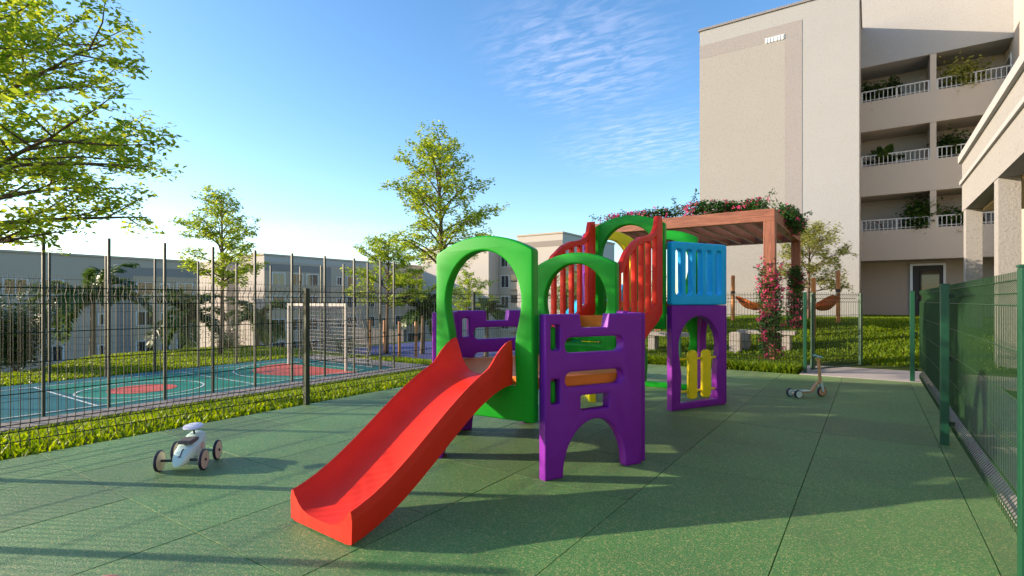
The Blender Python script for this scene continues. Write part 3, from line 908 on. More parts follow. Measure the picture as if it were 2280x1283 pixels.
def slide_at(mid, outward, me, m, label):
    x = outward.normalized(); z = Vector((0, 0, 1)); y = z.cross(x)
    mt = Matrix(((x.x, y.x, 0, mid.x), (x.y, y.y, 0, mid.y), (0, 0, 1, 0), (0, 0, 0, 1)))
    o = place('slide', me, mt, m); o['label'] = label
    return o
mid1 = (C[5] + C[0]) * 0.5
slide_at(mid1 - nrm * 0.035, -nrm, slide_mesh(1.53, 0.815, 0.082, 0.64), M['red'], 'red slide')
mid2 = (D[3] + D[4]) * 0.5
cD = sum(D, Vector()) / 6
slide_at(mid2 + (mid2 - cD).normalized() * 0.03, mid2 - cD, slide_mesh(2.3, 1.435, 0.082, 0.66), M['blue'], 'blue slide behind the high tower')

# ------------------------------------------------------------------ toy car
def lathe_wheel(mb, c, ax, r, w, n=28):
    """disc with rounded tyre; ax horizontal unit vector"""
    ax = Vector(ax); u = Vector((0, 0, 1)); v = ax.cross(u)
    prof = [(-w / 2, r * 0.80), (-w / 2, r * 0.93), (-w * 0.3, r), (w * 0.3, r), (w / 2, r * 0.93), (w / 2, r * 0.80)]
    o = len(mb.v)
    for k in range(n):
        a = 2 * math.pi * k / n; e = u * math.cos(a) + v * math.sin(a)
        for h, rr in prof: mb.v.append(tuple(Vector(c) + ax * h + e * rr))
    m_ = len(prof)
    for k in range(n):
        for j in range(m_):
            a = o + k * m_ + j; b = o + k * m_ + (j + 1) % m_; kk = ((k + 1) % n - k) * m_
            mb.f.append((a, b, b + kk, a + kk))
def disc_mesh(c, ax, r, w, n=28, dome=0.0):
    mb = MB(); ax = Vector(ax)
    mb.tube([Vector(c) - ax * w / 2, Vector(c) - ax * (w / 2 - 0.002), Vector(c) + ax * (w / 2 - 0.002), Vector(c) + ax * w / 2], [r * 0.97, r, r, r * 0.97], n)
    return mb
car_o = W(-2.80, 4.585)
hd_r, hd_d = -0.15, 0.988
car_x = W(hd_r, hd_d).normalized()      # heading
car = empty('toy_car', car_o, 'mint green toy ride-on racing car on the rubber floor', 'toy car')
cy = Vector((0, 0, 1)).cross(car_x)     # left side
cmx = Matrix(((car_x.x, cy.x, 0, car_o.x), (car_x.y, cy.y, 0, car_o.y), (0, 0, 1, 0), (0, 0, 0, 1)))
# body: lofted teardrop. x forward, y left
st = [(-0.235, 0.019, 0.052, 0.070), (-0.215, 0.043, 0.050, 0.098), (-0.17, 0.062, 0.050, 0.140), (-0.11, 0.076, 0.052, 0.180), (-0.04, 0.083, 0.054, 0.207),
      (0.04, 0.083, 0.056, 0.222), (0.10, 0.079, 0.062, 0.258), (0.16, 0.072, 0.070, 0.266), (0.20, 0.060, 0.085, 0.250), (0.222, 0.034, 0.11, 0.215)]
mb = MB(); nn = 20
for x, hw, z0, z1 in st:
    for k in range(nn):
        a = 2 * math.pi * k / nn; c_, s_ = math.cos(a), math.sin(a)
        e = 0.62
        yy = hw * math.copysign(abs(c_) ** e, c_); zz = (z0 + z1) / 2 + (z1 - z0) / 2 * math.copysign(abs(s_) ** e, s_)
        mb.v.append(tuple(cmx @ Vector((x, yy, zz))))
for i in range(len(st) - 1):
    for k in range(nn):
        a = i * nn + k; b = i * nn + (k + 1) % nn
        mb.f.append((a, b, b + nn, a + nn))
mb.f.append(tuple(range(nn))[::-1]); mb.f.append(tuple(range((len(st) - 1) * nn, len(st) * nn)))
body = mb.build('body', M['mint'], car)
bm = bmesh.new(); bm.from_mesh(body.data); bmesh.ops.recalc_face_normals(bm, faces=bm.faces); bm.to_mesh(body.data); bm.free()
smooth(body.data, 60)
wr = 0.088
for x in (-0.145, 0.145):
    for s in (-1, 1):
        c = cmx @ Vector((x, s * 0.172, wr))
        wo = MB(); lathe_wheel(wo, c, cy, wr, 0.024)
        w_ = wo.build('wheel', M['navy'], car, sm=40)
        disc_mesh(c, cy, wr * 0.90, 0.026).build('rim', M['cream'], w_, sm=40)
        disc_mesh(c, cy, 0.011, 0.045, 12).build('hub', M['navy'], w_, sm=40)
    MB().tube([cmx @ Vector((x, -0.15, wr)), cmx @ Vector((x, 0.15, wr))], 0.011, 10).build('axle', M['darkmetal'] if x < 0 else M['mintdark'], car, sm=40)
sm_ = MB().obox(cmx, -0.095, -0.056, 0.205, 0.055, 0.056, 0.238).build('seat', M['seat'], car, bevel=0.01)
MB().tube([cmx @ Vector((0.10, 0, 0.235)), cmx @ Vector((0.075, 0, 0.318))], 0.008, 10).build('steering_column', M['darkmetal'], car)
ax = (cmx.to_3x3() @ Vector((-0.18, 0, 1))).normalized()
cst = cmx @ Vector((0.073, 0, 0.322))
MB().tube([cst - ax * 0.006, cst - ax * 0.003, cst + ax * 0.003, cst + ax * 0.006], [0.074, 0.080, 0.080, 0.072], 28, ref=tuple(car_x)).build('steering_wheel', M['lilac'], car, sm=40)
for s in (-1, 1):
    disc_mesh(cmx @ Vector((0.055, s * 0.0835, 0.155)), cy, 0.034, 0.004, 20).build('roundel', M['pinkdot'], car)
# the little black figure on the tail
def tailpt(u, v):   # u across, v up along the tail deck
    x = -0.188 + v * 0.9; return cmx @ Vector((x, u, 0.0)) + Vector((0, 0, float(np.interp(x, [q[0] for q in st], [q[3] for q in st])) + 0.003))
mk = MB()
for pts in ([(0.0, 0.0), (-0.004, 0.03), (0.002, 0.055), (-0.006, 0.075)], [(-0.012, 0.0), (0.012, 0.002)]):
    mk.tube([tailpt(u, v) for u, v in pts], 0.0045, 6)
mk.build('tail_mark', M['darkmetal'], car)

# ------------------------------------------------------------------ toy scooter
sc_o = W(4.42, 7.86)
sc_x = W(0.985, 0.17).normalized()
scoot = empty('toy_scooter', sc_o, 'small wooden toddler scooter with mint handlebar near the far fence', 'scooter')
sy = Vector((0, 0, 1)).cross(sc_x)
smx = Matrix(((sc_x.x, sy.x, 0, sc_o.x), (sc_x.y, sy.y, 0, sc_o.y), (0, 0, 1, 0), (0, 0, 0, 1)))
def sp3(x, y, z): return smx @ Vector((x, y, z))
# curved wooden frame
pl = [(-0.215, 0.072), (-0.02, 0.072), (0.035, 0.085), (0.075, 0.135), (0.095, 0.175), (0.135, 0.205), (0.205, 0.205)]
for i in range(1):
    o_ = []
    for (x, z) in pl: o_.append((x, z))
    outl = [(x, z + 0.013) for x, z in pl] + [(x + (0.012 if 2 <= k <= 4 else 0), z - 0.013) for k, (x, z) in list(enumerate(pl))[::-1]]
    me = panel_mesh('frame', outl, [], 0.05, 0.005, 2)
    place('frame', me, smx, M['birch'], scoot)
MB().obox(smx, -0.22, -0.055, 0.087, -0.005, 0.055, 0.099).build('deck', M['mint'], scoot, bevel=0.004)
def wheel_sc(c, r, w, rim):
    wo = MB(); lathe_wheel(wo, c, sy, r, w)
    w_ = wo.build('wheel', M['navy'], scoot, sm=40)
    disc_mesh(c, sy, r * 0.84, w * 1.04).build('rim', rim, w_, sm=40)
wheel_sc(sp3(0.215, 0, 0.072), 0.072, 0.034, M['birch'])
for s in (-1, 1): wheel_sc(sp3(-0.245, s * 0.085, 0.060), 0.060, 0.045, M['mint'])
MB().tube([sp3(-0.245, -0.08, 0.06), sp3(-0.245, 0.08, 0.06)], 0.012, 10).build('axle', M['cream'], scoot)
MB().tube([sp3(0.215, -0.026, 0.072), sp3(0.2, -0.028, 0.16), sp3(0.19, -0.02, 0.21)], 0.016, 10).build('fork', M['mint'], scoot, sm=40)
MB().tube([sp3(0.215, 0.026, 0.072), sp3(0.2, 0.028, 0.16), sp3(0.19, 0.02, 0.21)], 0.016, 10).build('fork', M['mint'], scoot, sm=40)
MB().tube([sp3(0.192, 0, 0.19), sp3(0.150, 0, 0.590)], [0.023, 0.020], 12).build('stem', M['birch'], scoot, sm=40)
hb = (smx.to_3x3() @ Vector((0.35, 1, 0))).normalized()
hc = sp3(0.148, 0, 0.598)
MB().tube([hc - hb * 0.14, hc - hb * 0.05, hc + hb * 0.05, hc + hb * 0.14], [0.018, 0.014, 0.014, 0.018], 12).build('handlebar', M['mintdark'], scoot, sm=40)

# coral ball just at the lower edge of the picture
bc = W((228 - 1140) / FPX * 2.30, 2.30, 0.112)
bm = bmesh.new(); bmesh.ops.create_uvsphere(bm, u_segments=36, v_segments=20, radius=0.112)
bmesh.ops.translate(bm, verts=bm.verts, vec=bc)
me = bpy.data.meshes.new('ball'); bm.to_mesh(me); bm.free(); me.shade_smooth()
ballr = empty('ball', (bc.x, bc.y, 0), 'coral toy ball on the floor at the lower left picture edge', 'ball')
put('ball_shell', me, M['coral'], ballr)
MB().tube([bc + Vector((0.002, 0, 0.1085)), bc + Vector((0.002, 0, 0.1135))], 0.008, 12).build('valve', M['cream'], ballr)

# ------------------------------------------------------------------ trees
def leaf_mesh(name, P, size, up=0.55, stretch=1.7, rnd=None):
    """rhombic folded leaves at points P"""
    P = np.asarray(P); n = len(P)
    az = rng.uniform(0, 2 * np.pi, n)
    nrmv = rng.normal(0, 1, (n, 3)); nrmv[:, 2] = np.abs(nrmv[:, 2]) + up * 2.2
    nrmv /= np.linalg.norm(nrmv, axis=1)[:, None]
    t = np.stack([np.cos(az), np.sin(az), rng.uniform(-0.5, 0.2, n)], 1)
    t -= nrmv * (t * nrmv).sum(1)[:, None]; t /= np.linalg.norm(t, axis=1)[:, None]
    b = np.cross(nrmv, t)
    s = size * rng.uniform(0.6, 1.3, n)[:, None]
    v = np.stack([P, P + t * s * 0.5 * stretch * 0.55 + b * s * 0.30 + nrmv * s * 0.07, P + t * s * stretch * 0.62, P + t * s * 0.5 * stretch * 0.55 - b * s * 0.30 + nrmv * s * 0.07], 1).reshape(-1, 3)
    i = np.arange(n) * 4
    f = np.concatenate([np.stack([i, i + 1, i + 2], 1), np.stack([i, i + 2, i + 3], 1)])
    return np_mesh(name, v, f)
def rot_about(v, axis, a): return Matrix.Rotation(a, 3, axis) @ v
def grow(rnd, H, R, cb, n_limb, twig=0.3, dens=1.0, lean=(0, 0), el0=18, el1=66, lp=26, trunk_r=0.07, flat=0.6, only=None, sec_step=0.26, taper=0.55):
    mb = MB(); LP_ = []
    tp = []
    wob = Vector((0, 0, 0))
    for k in range(9):
        t = k / 8
        wob += Vector((rnd.uniform(-1, 1), rnd.uniform(-1, 1), 0)) * 0.03 * H / 7
        tp.append(Vector((lean[0] * t, lean[1] * t, H * 0.86 * t)) + wob)
    mb.tube(tp, [trunk_r * (1 - 0.85 * k / 8) + 0.006 for k in range(9)], 8)
    def trunk_at(z):
        t = min(max(z / (H * 0.86), 0), 0.999) * 8; k = int(t)
        return tp[k].lerp(tp[k + 1], t - k)
    def leaves_on(p, d, L):
        m = max(3, int(lp * dens * L / 0.3))
        side = Vector((-d.y, d.x, 0)); side = side.normalized() if side.length > 1e-3 else Vector((1, 0, 0))
        for _ in range(m):
            s = rnd.random() ** 0.8
            LP_.append(p + d * L * s + side * rnd.gauss(0, 0.10) * L / 0.3 * 0.8 + Vector((rnd.gauss(0, 0.03), rnd.gauss(0, 0.03), rnd.gauss(0, 0.06) * flat * 1.6)))
    for i in range(n_limb):
        t = (i + 0.5) / n_limb
        z0 = cb + (H * 0.84 - cb) * t ** 1.05
        az = i * 2.39996 + rnd.uniform(-0.5, 0.5)
        prof = 0.72 + 0.5 * math.sin(math.pi * min(1, t * 1.15) ** 0.8) * 0.8 - taper * t
        L = R * max(0.3, prof) * rnd.uniform(0.72, 1.22)
        el = R_(el0 + (el1 - el0) * t + rnd.uniform(-9, 12))
        pts = [trunk_at(z0)]
        nseg = 6; d = None
        for k in range(nseg):
            e = el * (1.15 - 0.75 * k / nseg); a = az + rnd.uniform(-0.22, 0.22)
            d = Vector((math.cos(a) * math.cos(e), math.sin(a) * math.cos(e), math.sin(e)))
            pts.append(pts[-1] + d * L / nseg)
        r0 = trunk_r * 0.42 * (1 - 0.55 * t)
        mb.tube(pts, [r0 * (1 - 0.85 * k / nseg) + 0.003 for k in range(nseg + 1)], 5, False)
        # secondaries
        ns = max(4, int(L * 0.85 / sec_step))
        for j in range(ns):
            s = 0.22 + 0.78 * (j + rnd.random() * 0.6) / ns
            k = min(nseg - 1, int(s * nseg)); p = pts[k].lerp(pts[k + 1], min(1, s * nseg - k))
            dd = (pts[k + 1] - pts[k]).normalized()
            sg = 1 if j % 2 else -1
            a2 = math.atan2(dd.y, dd.x) + sg * R_(rnd.uniform(28, 68))
            e2 = R_(rnd.uniform(-12, 42)) + 0.25 * math.asin(max(-1, min(1, dd.z)))
            d2 = Vector((math.cos(a2) * math.cos(e2), math.sin(a2) * math.cos(e2), math.sin(e2)))
            L2 = L * (0.46 - 0.22 * s) * rnd.uniform(0.65, 1.25) + 0.12
            p2 = p + d2 * L2 * 0.5; d3 = (d2 + Vector((rnd.gauss(0, .18), rnd.gauss(0, .18), rnd.gauss(0.0, .10)))).normalized(); p3 = p2 + d3 * L2 * 0.5
            mb.tube([p, p2, p3], [r0 * 0.32 + 0.002, r0 * 0.2 + 0.002, 0.0022], 4, False)
            nt_ = max(3, int(L2 / (twig * 0.36)))
            for q in range(nt_):
                u = 0.18 + 0.82 * (q + rnd.random() * 0.5) / nt_
                b = p.lerp(p2, u * 2) if u < 0.5 else p2.lerp(p3, u * 2 - 1)
                a3 = a2 + (1 if q % 2 else -1) * R_(rnd.uniform(20, 70))
                e3 = R_(rnd.uniform(-28, 45))
                dt = Vector((math.cos(a3) * math.cos(e3), math.sin(a3) * math.cos(e3), math.sin(e3)))
                Lt = twig * rnd.uniform(0.6, 1.2)
                mb.tube([b, b + dt * Lt], [0.003, 0.0015], 3, False)
                if rnd.random() < 0.9: leaves_on(b, dt, Lt)
    return mb, np.array([tuple(p) for p in LP_])
def tree(x, y, z, seed, H, R, cb, n_limb, leaf, label, name='tree', lm='leaf', group=None, keepf=None, **kw):
    rnd = random.Random(seed)
    mb, P = grow(rnd, H, R, cb, n_limb, **kw)
    root = empty(name, (x, y, z), label, 'tree', group)
    me = mb.mesh('trunk'); me.shade_smooth()
    put('trunk', me, M['bark'], root, False)
    put('crown', leaf_mesh('crown', P, leaf), M[lm], root, False)
    return root, len(P)
cnt = {}
# big tree reaching in from the left
_, cnt['t1'] = tree(-11.3, 1.9, tz(-11.3, 1.9), 11, 8.9, 3.1, 2.95, 40, 0.095, 'large leafy tree reaching in at the upper left of the picture', twig=0.34, lp=23, trunk_r=0.13, el0=4, el1=58, sec_step=0.30)
_, cnt['t2'] = tree(-21.7, 11.0, tz(-21.7, 11.0), 5, 7.3, 1.75, 2.5, 24, 0.11, 'slender sunlit tree on the lawn behind the court, between two palms', twig=0.30, lp=25, trunk_r=0.10, el0=24, el1=62, taper=0.3)
_, cnt['t3'] = tree(-11.9, 13.3, tz(-11.9, 13.3), 23, 8.7, 1.9, 3.0, 32, 0.10, 'tallest leafy tree, standing behind the green slide arch', twig=0.32, lp=27, trunk_r=0.11, el0=24, el1=62, taper=0.30)
_, cnt['t4'] = tree(-19.9, 18.2, tz(-19.9, 18.2), 33, 6.3, 2.5, 2.2, 22, 0.12, 'spreading leafy tree beyond the end of the court fence', twig=0.32, lp=22, trunk_r=0.10, el0=12, taper=0.4)
_, cnt['t5'] = tree(-1.75, 20.6, tz(-1.75, 20.6), 41, 3.6, 1.35, 0.9, 22, 0.085, 'small pale leafed tree behind the pergola by the building wall', lm='leafpale', twig=0.24, lp=34, trunk_r=0.05, el0=18)
_, cnt['t6'] = tree(-27.5, 34.0, tz(-27.5, 34.0) , 51, 8.6, 2.6, 3.5, 16, 0.15, 'far tree seen in the gap right of the long left-hand block', twig=0.34, lp=16, trunk_r=0.12)
_, cnt['t7'] = tree(-13.6, 26.0, tz(-13.6, 26.0), 57, 5.0, 2.0, 1.2, 16, 0.12, 'pale leafed tree seen through the green slide arch', lm='leafpale', twig=0.30, lp=20, trunk_r=0.08)
_, cnt['t8'] = tree(-11.4, 24.0, tz(-11.4, 24.0), 61, 4.3, 1.9, 1.0, 16, 0.12, 'pale leafed tree seen through the yellow arch under the pergola', lm='leafpale', twig=0.30, lp=20, trunk_r=0.08)

def bush(x, y, z, seed, r, h, leaf, label, n=5000, lm='leafdark', name='shrub', cat='shrub', pot=None, group=None):
    rnd = np.random.default_rng(seed)
    root = empty(name, (x, y, z), label, cat, group)
    base = 0.0
    if pot:
        MB().tube([(x, y, z), (x, y, z + pot * 0.1), (x, y, z + pot)], [pot * 0.30, pot * 0.33, pot * 0.45], 14).build('pot', M['terracotta'], root, sm=40)
        base = pot * 0.95
    mb = MB(); P = []
    ns = 14
    for k in range(ns):
        a = rnd.uniform(0, 2 * np.pi); l = r * rnd.uniform(0.35, 0.85)
        top = Vector((x + math.cos(a) * l, y + math.sin(a) * l, z + base + (h - base) * rnd.uniform(0.45, 0.92)))
        b0 = Vector((x + rnd.uniform(-.05, .05), y + rnd.uniform(-.05, .05), z + base * 0.8))
        mid = b0.lerp(top, 0.5) + Vector((0, 0, 0.06 * h))
        mb.tube([b0, mid, top], [0.012, 0.009, 0.004], 4, False)
        m_ = n // ns
        for s in range(m_):
            t = rnd.uniform(0.25, 1.0)
            c = (b0.lerp(mid, t * 2) if t < .5 else mid.lerp(top, t * 2 - 1))
            sp = r * 0.30 * (0.5 + 0.5 * t)
            P.append((c.x + rnd.normal(0, sp), c.y + rnd.normal(0, sp), max(z + base + 0.03, c.z + rnd.normal(0, sp * 0.8))))
    mb.build('stem', M['bark'], root)
    put('foliage', leaf_mesh('foliage', np.array(P), leaf), M[lm], root)
    return root
bush(-22.3, 5.0, tz(-22.3, 5.0), 3, 1.35, 2.7, 0.12, 'dark round shrub at the far left beyond the court', 7000)
bush(-24.2, 12.6, tz(-24.2, 12.6), 4, 0.9, 0.8, 0.09, 'low dark shrub at the foot of the slender tree', 1500)
bush(-19.2, 15.2, tz(-19.2, 15.2), 6, 0.8, 0.9, 0.09, 'low green shrub behind the corner of the court', 1500, 'palm')

def palm(x, y, z, seed, trunk_h, fl_, nf, label, pot=None, cat='palm', name='palm_tree', lw=0.03, group=None, droop=1.0):
    rnd = random.Random(seed)
    root = empty(name, (x, y, z), label, cat, group)
    b = 0
    if pot:
        MB().tube([(x, y, z), (x, y, z + pot * 0.1), (x, y, z + pot)], [pot * 0.30, pot * 0.33, pot * 0.45], 14).build('pot', M['terracotta'], root, sm=40)
        b = pot * 0.9
    mb = MB(); pts = []; rads = []
    n = 14; r0 = 0.035 * trunk_h ** 0.5 + 0.05
    for k in range(n + 1):
        t = k / n
        pts.append((x + 0.05 * math.sin(t * 2), y + 0.03 * t, z + b * 0.9 + trunk_h * t)); rads.append(r0 * (1.25 - 0.45 * t) * (1.0 + (0.10 if k % 2 else 0)))
    if trunk_h > 0.05: mb.tube(pts, rads, 10).build('trunk', M['palmbark'], root, sm=50)
    top = Vector(pts[-1])
    for i in range(nf):
        az = i * 2.39996 + rnd.uniform(-.2, .2); el = R_(rnd.choice([78, 60, 48, 36, 24, 5]) + rnd.uniform(-8, 8))
        L = fl_ * rnd.uniform(0.85, 1.1)
        p = top.copy(); rp = [p.copy()]; e = el
        ns = 12
        for k in range(ns):
            e -= R_(rnd.uniform(6, 11) * (0.55 + 1.0 * k / ns)) * droop
            p = p + Vector((math.cos(az) * math.cos(e), math.sin(az) * math.cos(e), math.sin(e))) * L / ns
            rp.append(p.copy())
        fb = MB(); fb.tube(rp, [0.018 * (1 - 0.85 * k / ns) + 0.003 for k in range(ns + 1)], 4, False)
        side = Vector((-math.sin(az), math.cos(az), 0))
        m_ = 46
        for k in range(2, m_):
            s = k / m_ * ns; q = min(ns - 1, int(s)); c = rp[q].lerp(rp[q + 1], s - q)
            d = (rp[q + 1] - rp[q]).normalized()
            ll = L * 0.23 * math.sin(math.pi * (0.12 + 0.85 * k / m_)) ** 0.8 + 0.04
            for sg in (-1, 1):
                dr = (side * sg + d * 0.55 + Vector((0, 0, rnd.uniform(-0.45, 0.45)))).normalized()
                wv = d * lw * 0.5
                o_ = len(fb.v)
                tip = c + dr * ll + Vector((0, 0, -0.12 * ll)); mid = c + dr * ll * 0.5
                fb.v += [tuple(c), tuple(mid + wv), tuple(tip), tuple(mid - wv)]
                fb.f.append((o_, o_ + 1, o_ + 2, o_ + 3))
        fb.build('frond', M['palm'], root)
    return root
def col_at(px, X):
    v = FW + RT * ((px - 1140.0) / FPX)
    return v.y / v.x * X
for px, X, zt_, fl_, sd, lb in ((205, -28.0, 1.45, 2.75, 1, 'largest feathery palm at the left between court and grey buildings'),
                            (415, -28.5, 0.55, 2.5, 2, 'feathery palm left of the slender tree'),
                            (572, -29.0, 0.2, 2.35, 3, 'feathery palm right of the slender tree'),
                            (940, -18.5, 0.75, 1.8, 4, 'feathery palm just left of the green slide arch'),
                            (1082, -14.8, 0.85, 1.25, 8, 'small feathery palm seen through the green slide arch')):
    Y = col_at(px, X); zb = tz(X, Y)
    palm(X, Y, zb, sd, zt_ - zb, fl_, 15, lb, lw=0.15)

# ------------------------------------------------------------------ pergola
PX0, PX1, PY0, PY1, PT = -6.05, -1.86, 12.95, 17.9, 3.46
per = empty('pergola', ((PX0 + PX1) / 2, (PY0 + PY1) / 2, 0), 'reddish brown timber pergola behind the play set', 'pergola')
for x in (PX0, PX1):
    for y in (PY0, PY1):
        z = tz(x, y) - 0.05
        MB().box(x - 0.118, y - 0.118, z, x + 0.118, y + 0.118, PT - 0.272).build('post', M['pergolaZ'], per, bevel=0.008)
for y in (PY0, PY1):
    MB().box(PX0 - 0.11, y - 0.11, PT - 0.27, PX1 + 0.11, y + 0.11, PT).build('beam', M['pergola'], per, bevel=0.008)
for x in (PX0, PX1):
    MB().box(x - 0.105, PY0 + 0.113, PT - 0.268, x + 0.105, PY1 - 0.113, PT - 0.003).build('beam', M['pergolaY'], per, bevel=0.008)
nr = 11
for k in range(1, nr):
    x = PX0 + (PX1 - PX0) * k / nr
    MB().box(x - 0.045, PY0 + 0.113, PT - 0.255, x + 0.045, PY1 - 0.113, PT - 0.02).build('rafter', M['pergolaY'], per, bevel=0.006)

def rose(label, path, n_leaf, n_flow, spread, seed, leaf=0.055, fl=0.058, loc=None, down=0.0):
    """climbing rose: stems along a path, leaves and blossoms round it"""
    rnd = np.random.default_rng(seed)
    path = [Vector(p) for p in path]
    root = empty('climbing_rose', loc or path[0], label, 'rose')
    mb = MB()
    for s in range(4):
        off = [Vector(rnd.normal(0, 1, 3)) * spread * 0.45 for _ in path]
        mb.tube([p + o_ for p, o_ in zip(path, off)], 0.010, 5, False)
    def pts(n, k):
        seg = np.array([tuple(p) for p in path]); d = np.linalg.norm(np.diff(seg, axis=0), axis=1); cs = np.concatenate([[0], np.cumsum(d)])
        # clumped sampling
        cl = rnd.uniform(0, cs[-1], 40); u = rnd.choice(cl, n) + rnd.normal(0, 0.10, n); u = np.clip(u, 0, cs[-1])
        base = np.stack([np.interp(u, cs, seg[:, i]) for i in range(3)], 1)
        off = rnd.normal(0, 1, (n, 3)); off /= np.linalg.norm(off, axis=1)[:, None]
        return base + off * (spread * rnd.uniform(0.35, k, n) ** 0.7)[:, None]
    # loose sprays sticking out
    P = [pts(n_leaf, 1.1)]
    for s in range(9):
        b = path[rnd.integers(len(path))]; d = Vector(rnd.normal(0, 1, 3)); d.z = abs(d.z) + 0.25 - down; d.normalize(); l = spread * rnd.uniform(1.4, 2.6)
        mb.tube([b, b + d * l * 0.6, b + d * l + Vector((0, 0, 0.05))], 0.005, 4, False)
        t = rnd.uniform(0.2, 1, 40)
        P.append(np.array(tuple(b))[None] + np.array(tuple(d))[None] * (t * l)[:, None] + rnd.normal(0, 0.035, (40, 3)))
    mb.build('stem', M['bark'], root)
    put('foliage', leaf_mesh('foliage', np.concatenate(P), leaf, up=0.25), M['rose_leaf'], root)
    F = pts(n_flow, 1.25)
    PT_ = []
    for c in F:
        m_ = 11
        PT_.append(c[None] + rnd.normal(0, fl * 0.33, (m_, 3)))
    tag(put('blossom', leaf_mesh('blossom', np.concatenate(PT_), fl, up=0.0, stretch=1.1), M['rose'], root), kind='stuff')
    return root
def post_path(x, y, z0, z1, n=9): return [(x, y, z0 + (z1 - z0) * k / (n - 1)) for k in range(n)]
rose('pink climbing rose winding up the near right pergola post', post_path(PX1, PY0 - 0.02, 0.18, 2.2), 4200, 230, 0.25, 1, 0.06)
rose('pink climbing rose winding up the far right pergola post', post_path(PX1 + 0.02, PY1 - 0.3, 0.7, 2.25), 3200, 170, 0.25, 2, 0.065)
rose('pink climbing rose on the pergola post seen behind the blue panel', post_path(PX0, PY1, 0.7, 2.1), 1300, 60, 0.25, 3, 0.055)
rose('pink climbing rose on the near left pergola post seen through the arches', post_path(PX0, PY0, 0.2, 1.75), 1300, 60, 0.25, 9, 0.055)
rose('pink flowering rose lying over the front beam of the pergola', [(PX0 + 0.15 + (PX1 - PX0 - 0.3) * k / 10, PY0 + 0.22 + 0.12 * math.sin(k * 1.7), PT + 0.10 + 0.10 * math.exp(-((k - 6.2) / 1.9) ** 2)) for k in range(11)], 6500, 230, 0.20, 4, 0.06)
rose('pink flowering rose spilling over the right side beam of the pergola', [(PX1 + 0.12, PY0 + 1.6 + 0.34 * k, PT + 0.05 + 0.05 * math.sin(k * 1.3)) for k in range(8)], 5200, 130, 0.28, 5, 0.065, down=0.5)

# concrete benches and planter blocks under the pergola
def bench(px, Y, L, label, rz=0.0, axis='x'):
    x = pix_y(px, Y); z = tz(x, Y)
    r = empty('concrete_bench', (x, Y, z), label, 'bench')
    MB().box(x - L / 2, Y - 0.22, z + 0.40, x + L / 2, Y + 0.22, z + 0.49).build('seat', M['concrete2'], r, bevel=0.008)
    for s in (-1, 1):
        MB().box(x + s * (L / 2 - 0.2) - 0.09, Y - 0.18, z - 0.05, x + s * (L / 2 - 0.2) + 0.09, Y + 0.18, z + 0.398).build('leg', M['concrete2'], r, bevel=0.006)
bench(1500, 14.2, 1.5, 'pale concrete bench seen between play set and purple doorway')
bench(1706, 14.9, 1.35, 'pale concrete bench behind the rose covered pergola post')
def block(px, Y, w, h, label):
    x = pix_y(px, Y); z = tz(x, Y)
    r = empty('planter_block', (x, Y, z), label, 'planter')
    MB().box(x - w / 2, Y - w / 2, z - 0.05, x + w / 2, Y + w / 2, z + h).build('body', M['concrete2'], r, bevel=0.01)
    MB().box(x - w / 2 + 0.03, Y - w / 2 + 0.03, z + h + 0.001, x + w / 2 - 0.03, Y + w / 2 - 0.03, z + h + 0.02).build('top_slab', M['concrete'], r)
block(1638, 14.4, 0.26, 0.50, 'pale concrete block right of the purple doorway')

# ------------------------------------------------------------------ hammocks on log posts
def log_post(px, Y, label, h=1.62, x=None, z=None, cat='post', r=0.062):
    x = pix_y(px, Y) if x is None else x
    z = tz(x, Y) if z is None else z
    root = empty('log_post', (x, Y, z), label, cat, None)
    MB().tube([(x, Y, z - 0.05), (x, Y, z + h - 0.03), (x, Y, z + h)], [r, r, r * 0.8], 14).build('log', M['log'], root, sm=40)
    MB().tube([(x, Y, z + h * 0.60), (x, Y, z + h * 0.60 + 0.09)], r + 0.008, 14).build('collar', M['darkmetal'], root, sm=40)
    return Vector((x, Y, z))
hA = log_post(1632, 18.9, 'orange log post left of the pergola rose, beyond the far fence', 1.55)
hB = log_post(1811, 16.6, 'orange log post seen through the left part of the open gate')
hC = log_post(1866, 18.8, 'orange log post seen through the right part of the open gate')
def hammock(A, B, za, zb, sag, wd, label):
    r = empty('hammock', (A + B) * 0.5, label, 'hammock')
    mb = MB(); n = 24; m_ = 10
    t_ = (B - A); t_.z = 0; t_.normalize(); s_ = Vector((-t_.y, t_.x, 0))
    for i in range(n + 1):
        u = i / n; c = A.lerp(B, 0.08 + 0.84 * u); z = A.z + za + (B.z + zb - A.z - za) * u - sag * 4 * u * (1 - u)
        w = wd * (0.16 + 0.84 * math.sin(math.pi * u) ** 0.7)
        for j in range(m_ + 1):
            v = -1 + 2 * j / m_
            mb.v.append(tuple(Vector((c.x, c.y, z)) + s_ * v * w / 2 + Vector((0, 0, abs(v) ** 2 * 0.22 * math.sin(math.pi * u) ** 0.6 + 0.012 * math.sin(v * 9 + u * 5)))))
    for i in range(n):
        for j in range(m_):
            a = i * (m_ + 1) + j; mb.f.append((a, a + 1, a + m_ + 2, a + m_ + 1))
    me = mb.mesh('cloth'); me.shade_smooth()
    put('cloth', me, M['hammock'], r)
    for P, Q, z in ((A, B, za), (B, A, zb)):
        e = P.lerp(Q, 0.08)
        MB().tube([(P.x, P.y, P.z + z + 0.16), (e.x, e.y, e.z + z)], 0.008, 5).build('rope', M['chain'], r)
hammock(hB, hC, 0.82, 0.86, 0.26, 0.5, 'rust orange hammock hanging between the two log posts behind the gate')
hD = log_post(1722, 17.3, 'orange log post hidden behind the rose on the near right pergola post')
hammock(hA, hD, 0.84, 0.84, 0.34, 0.45, 'rust orange hammock end peeking out left of the rose covered post')
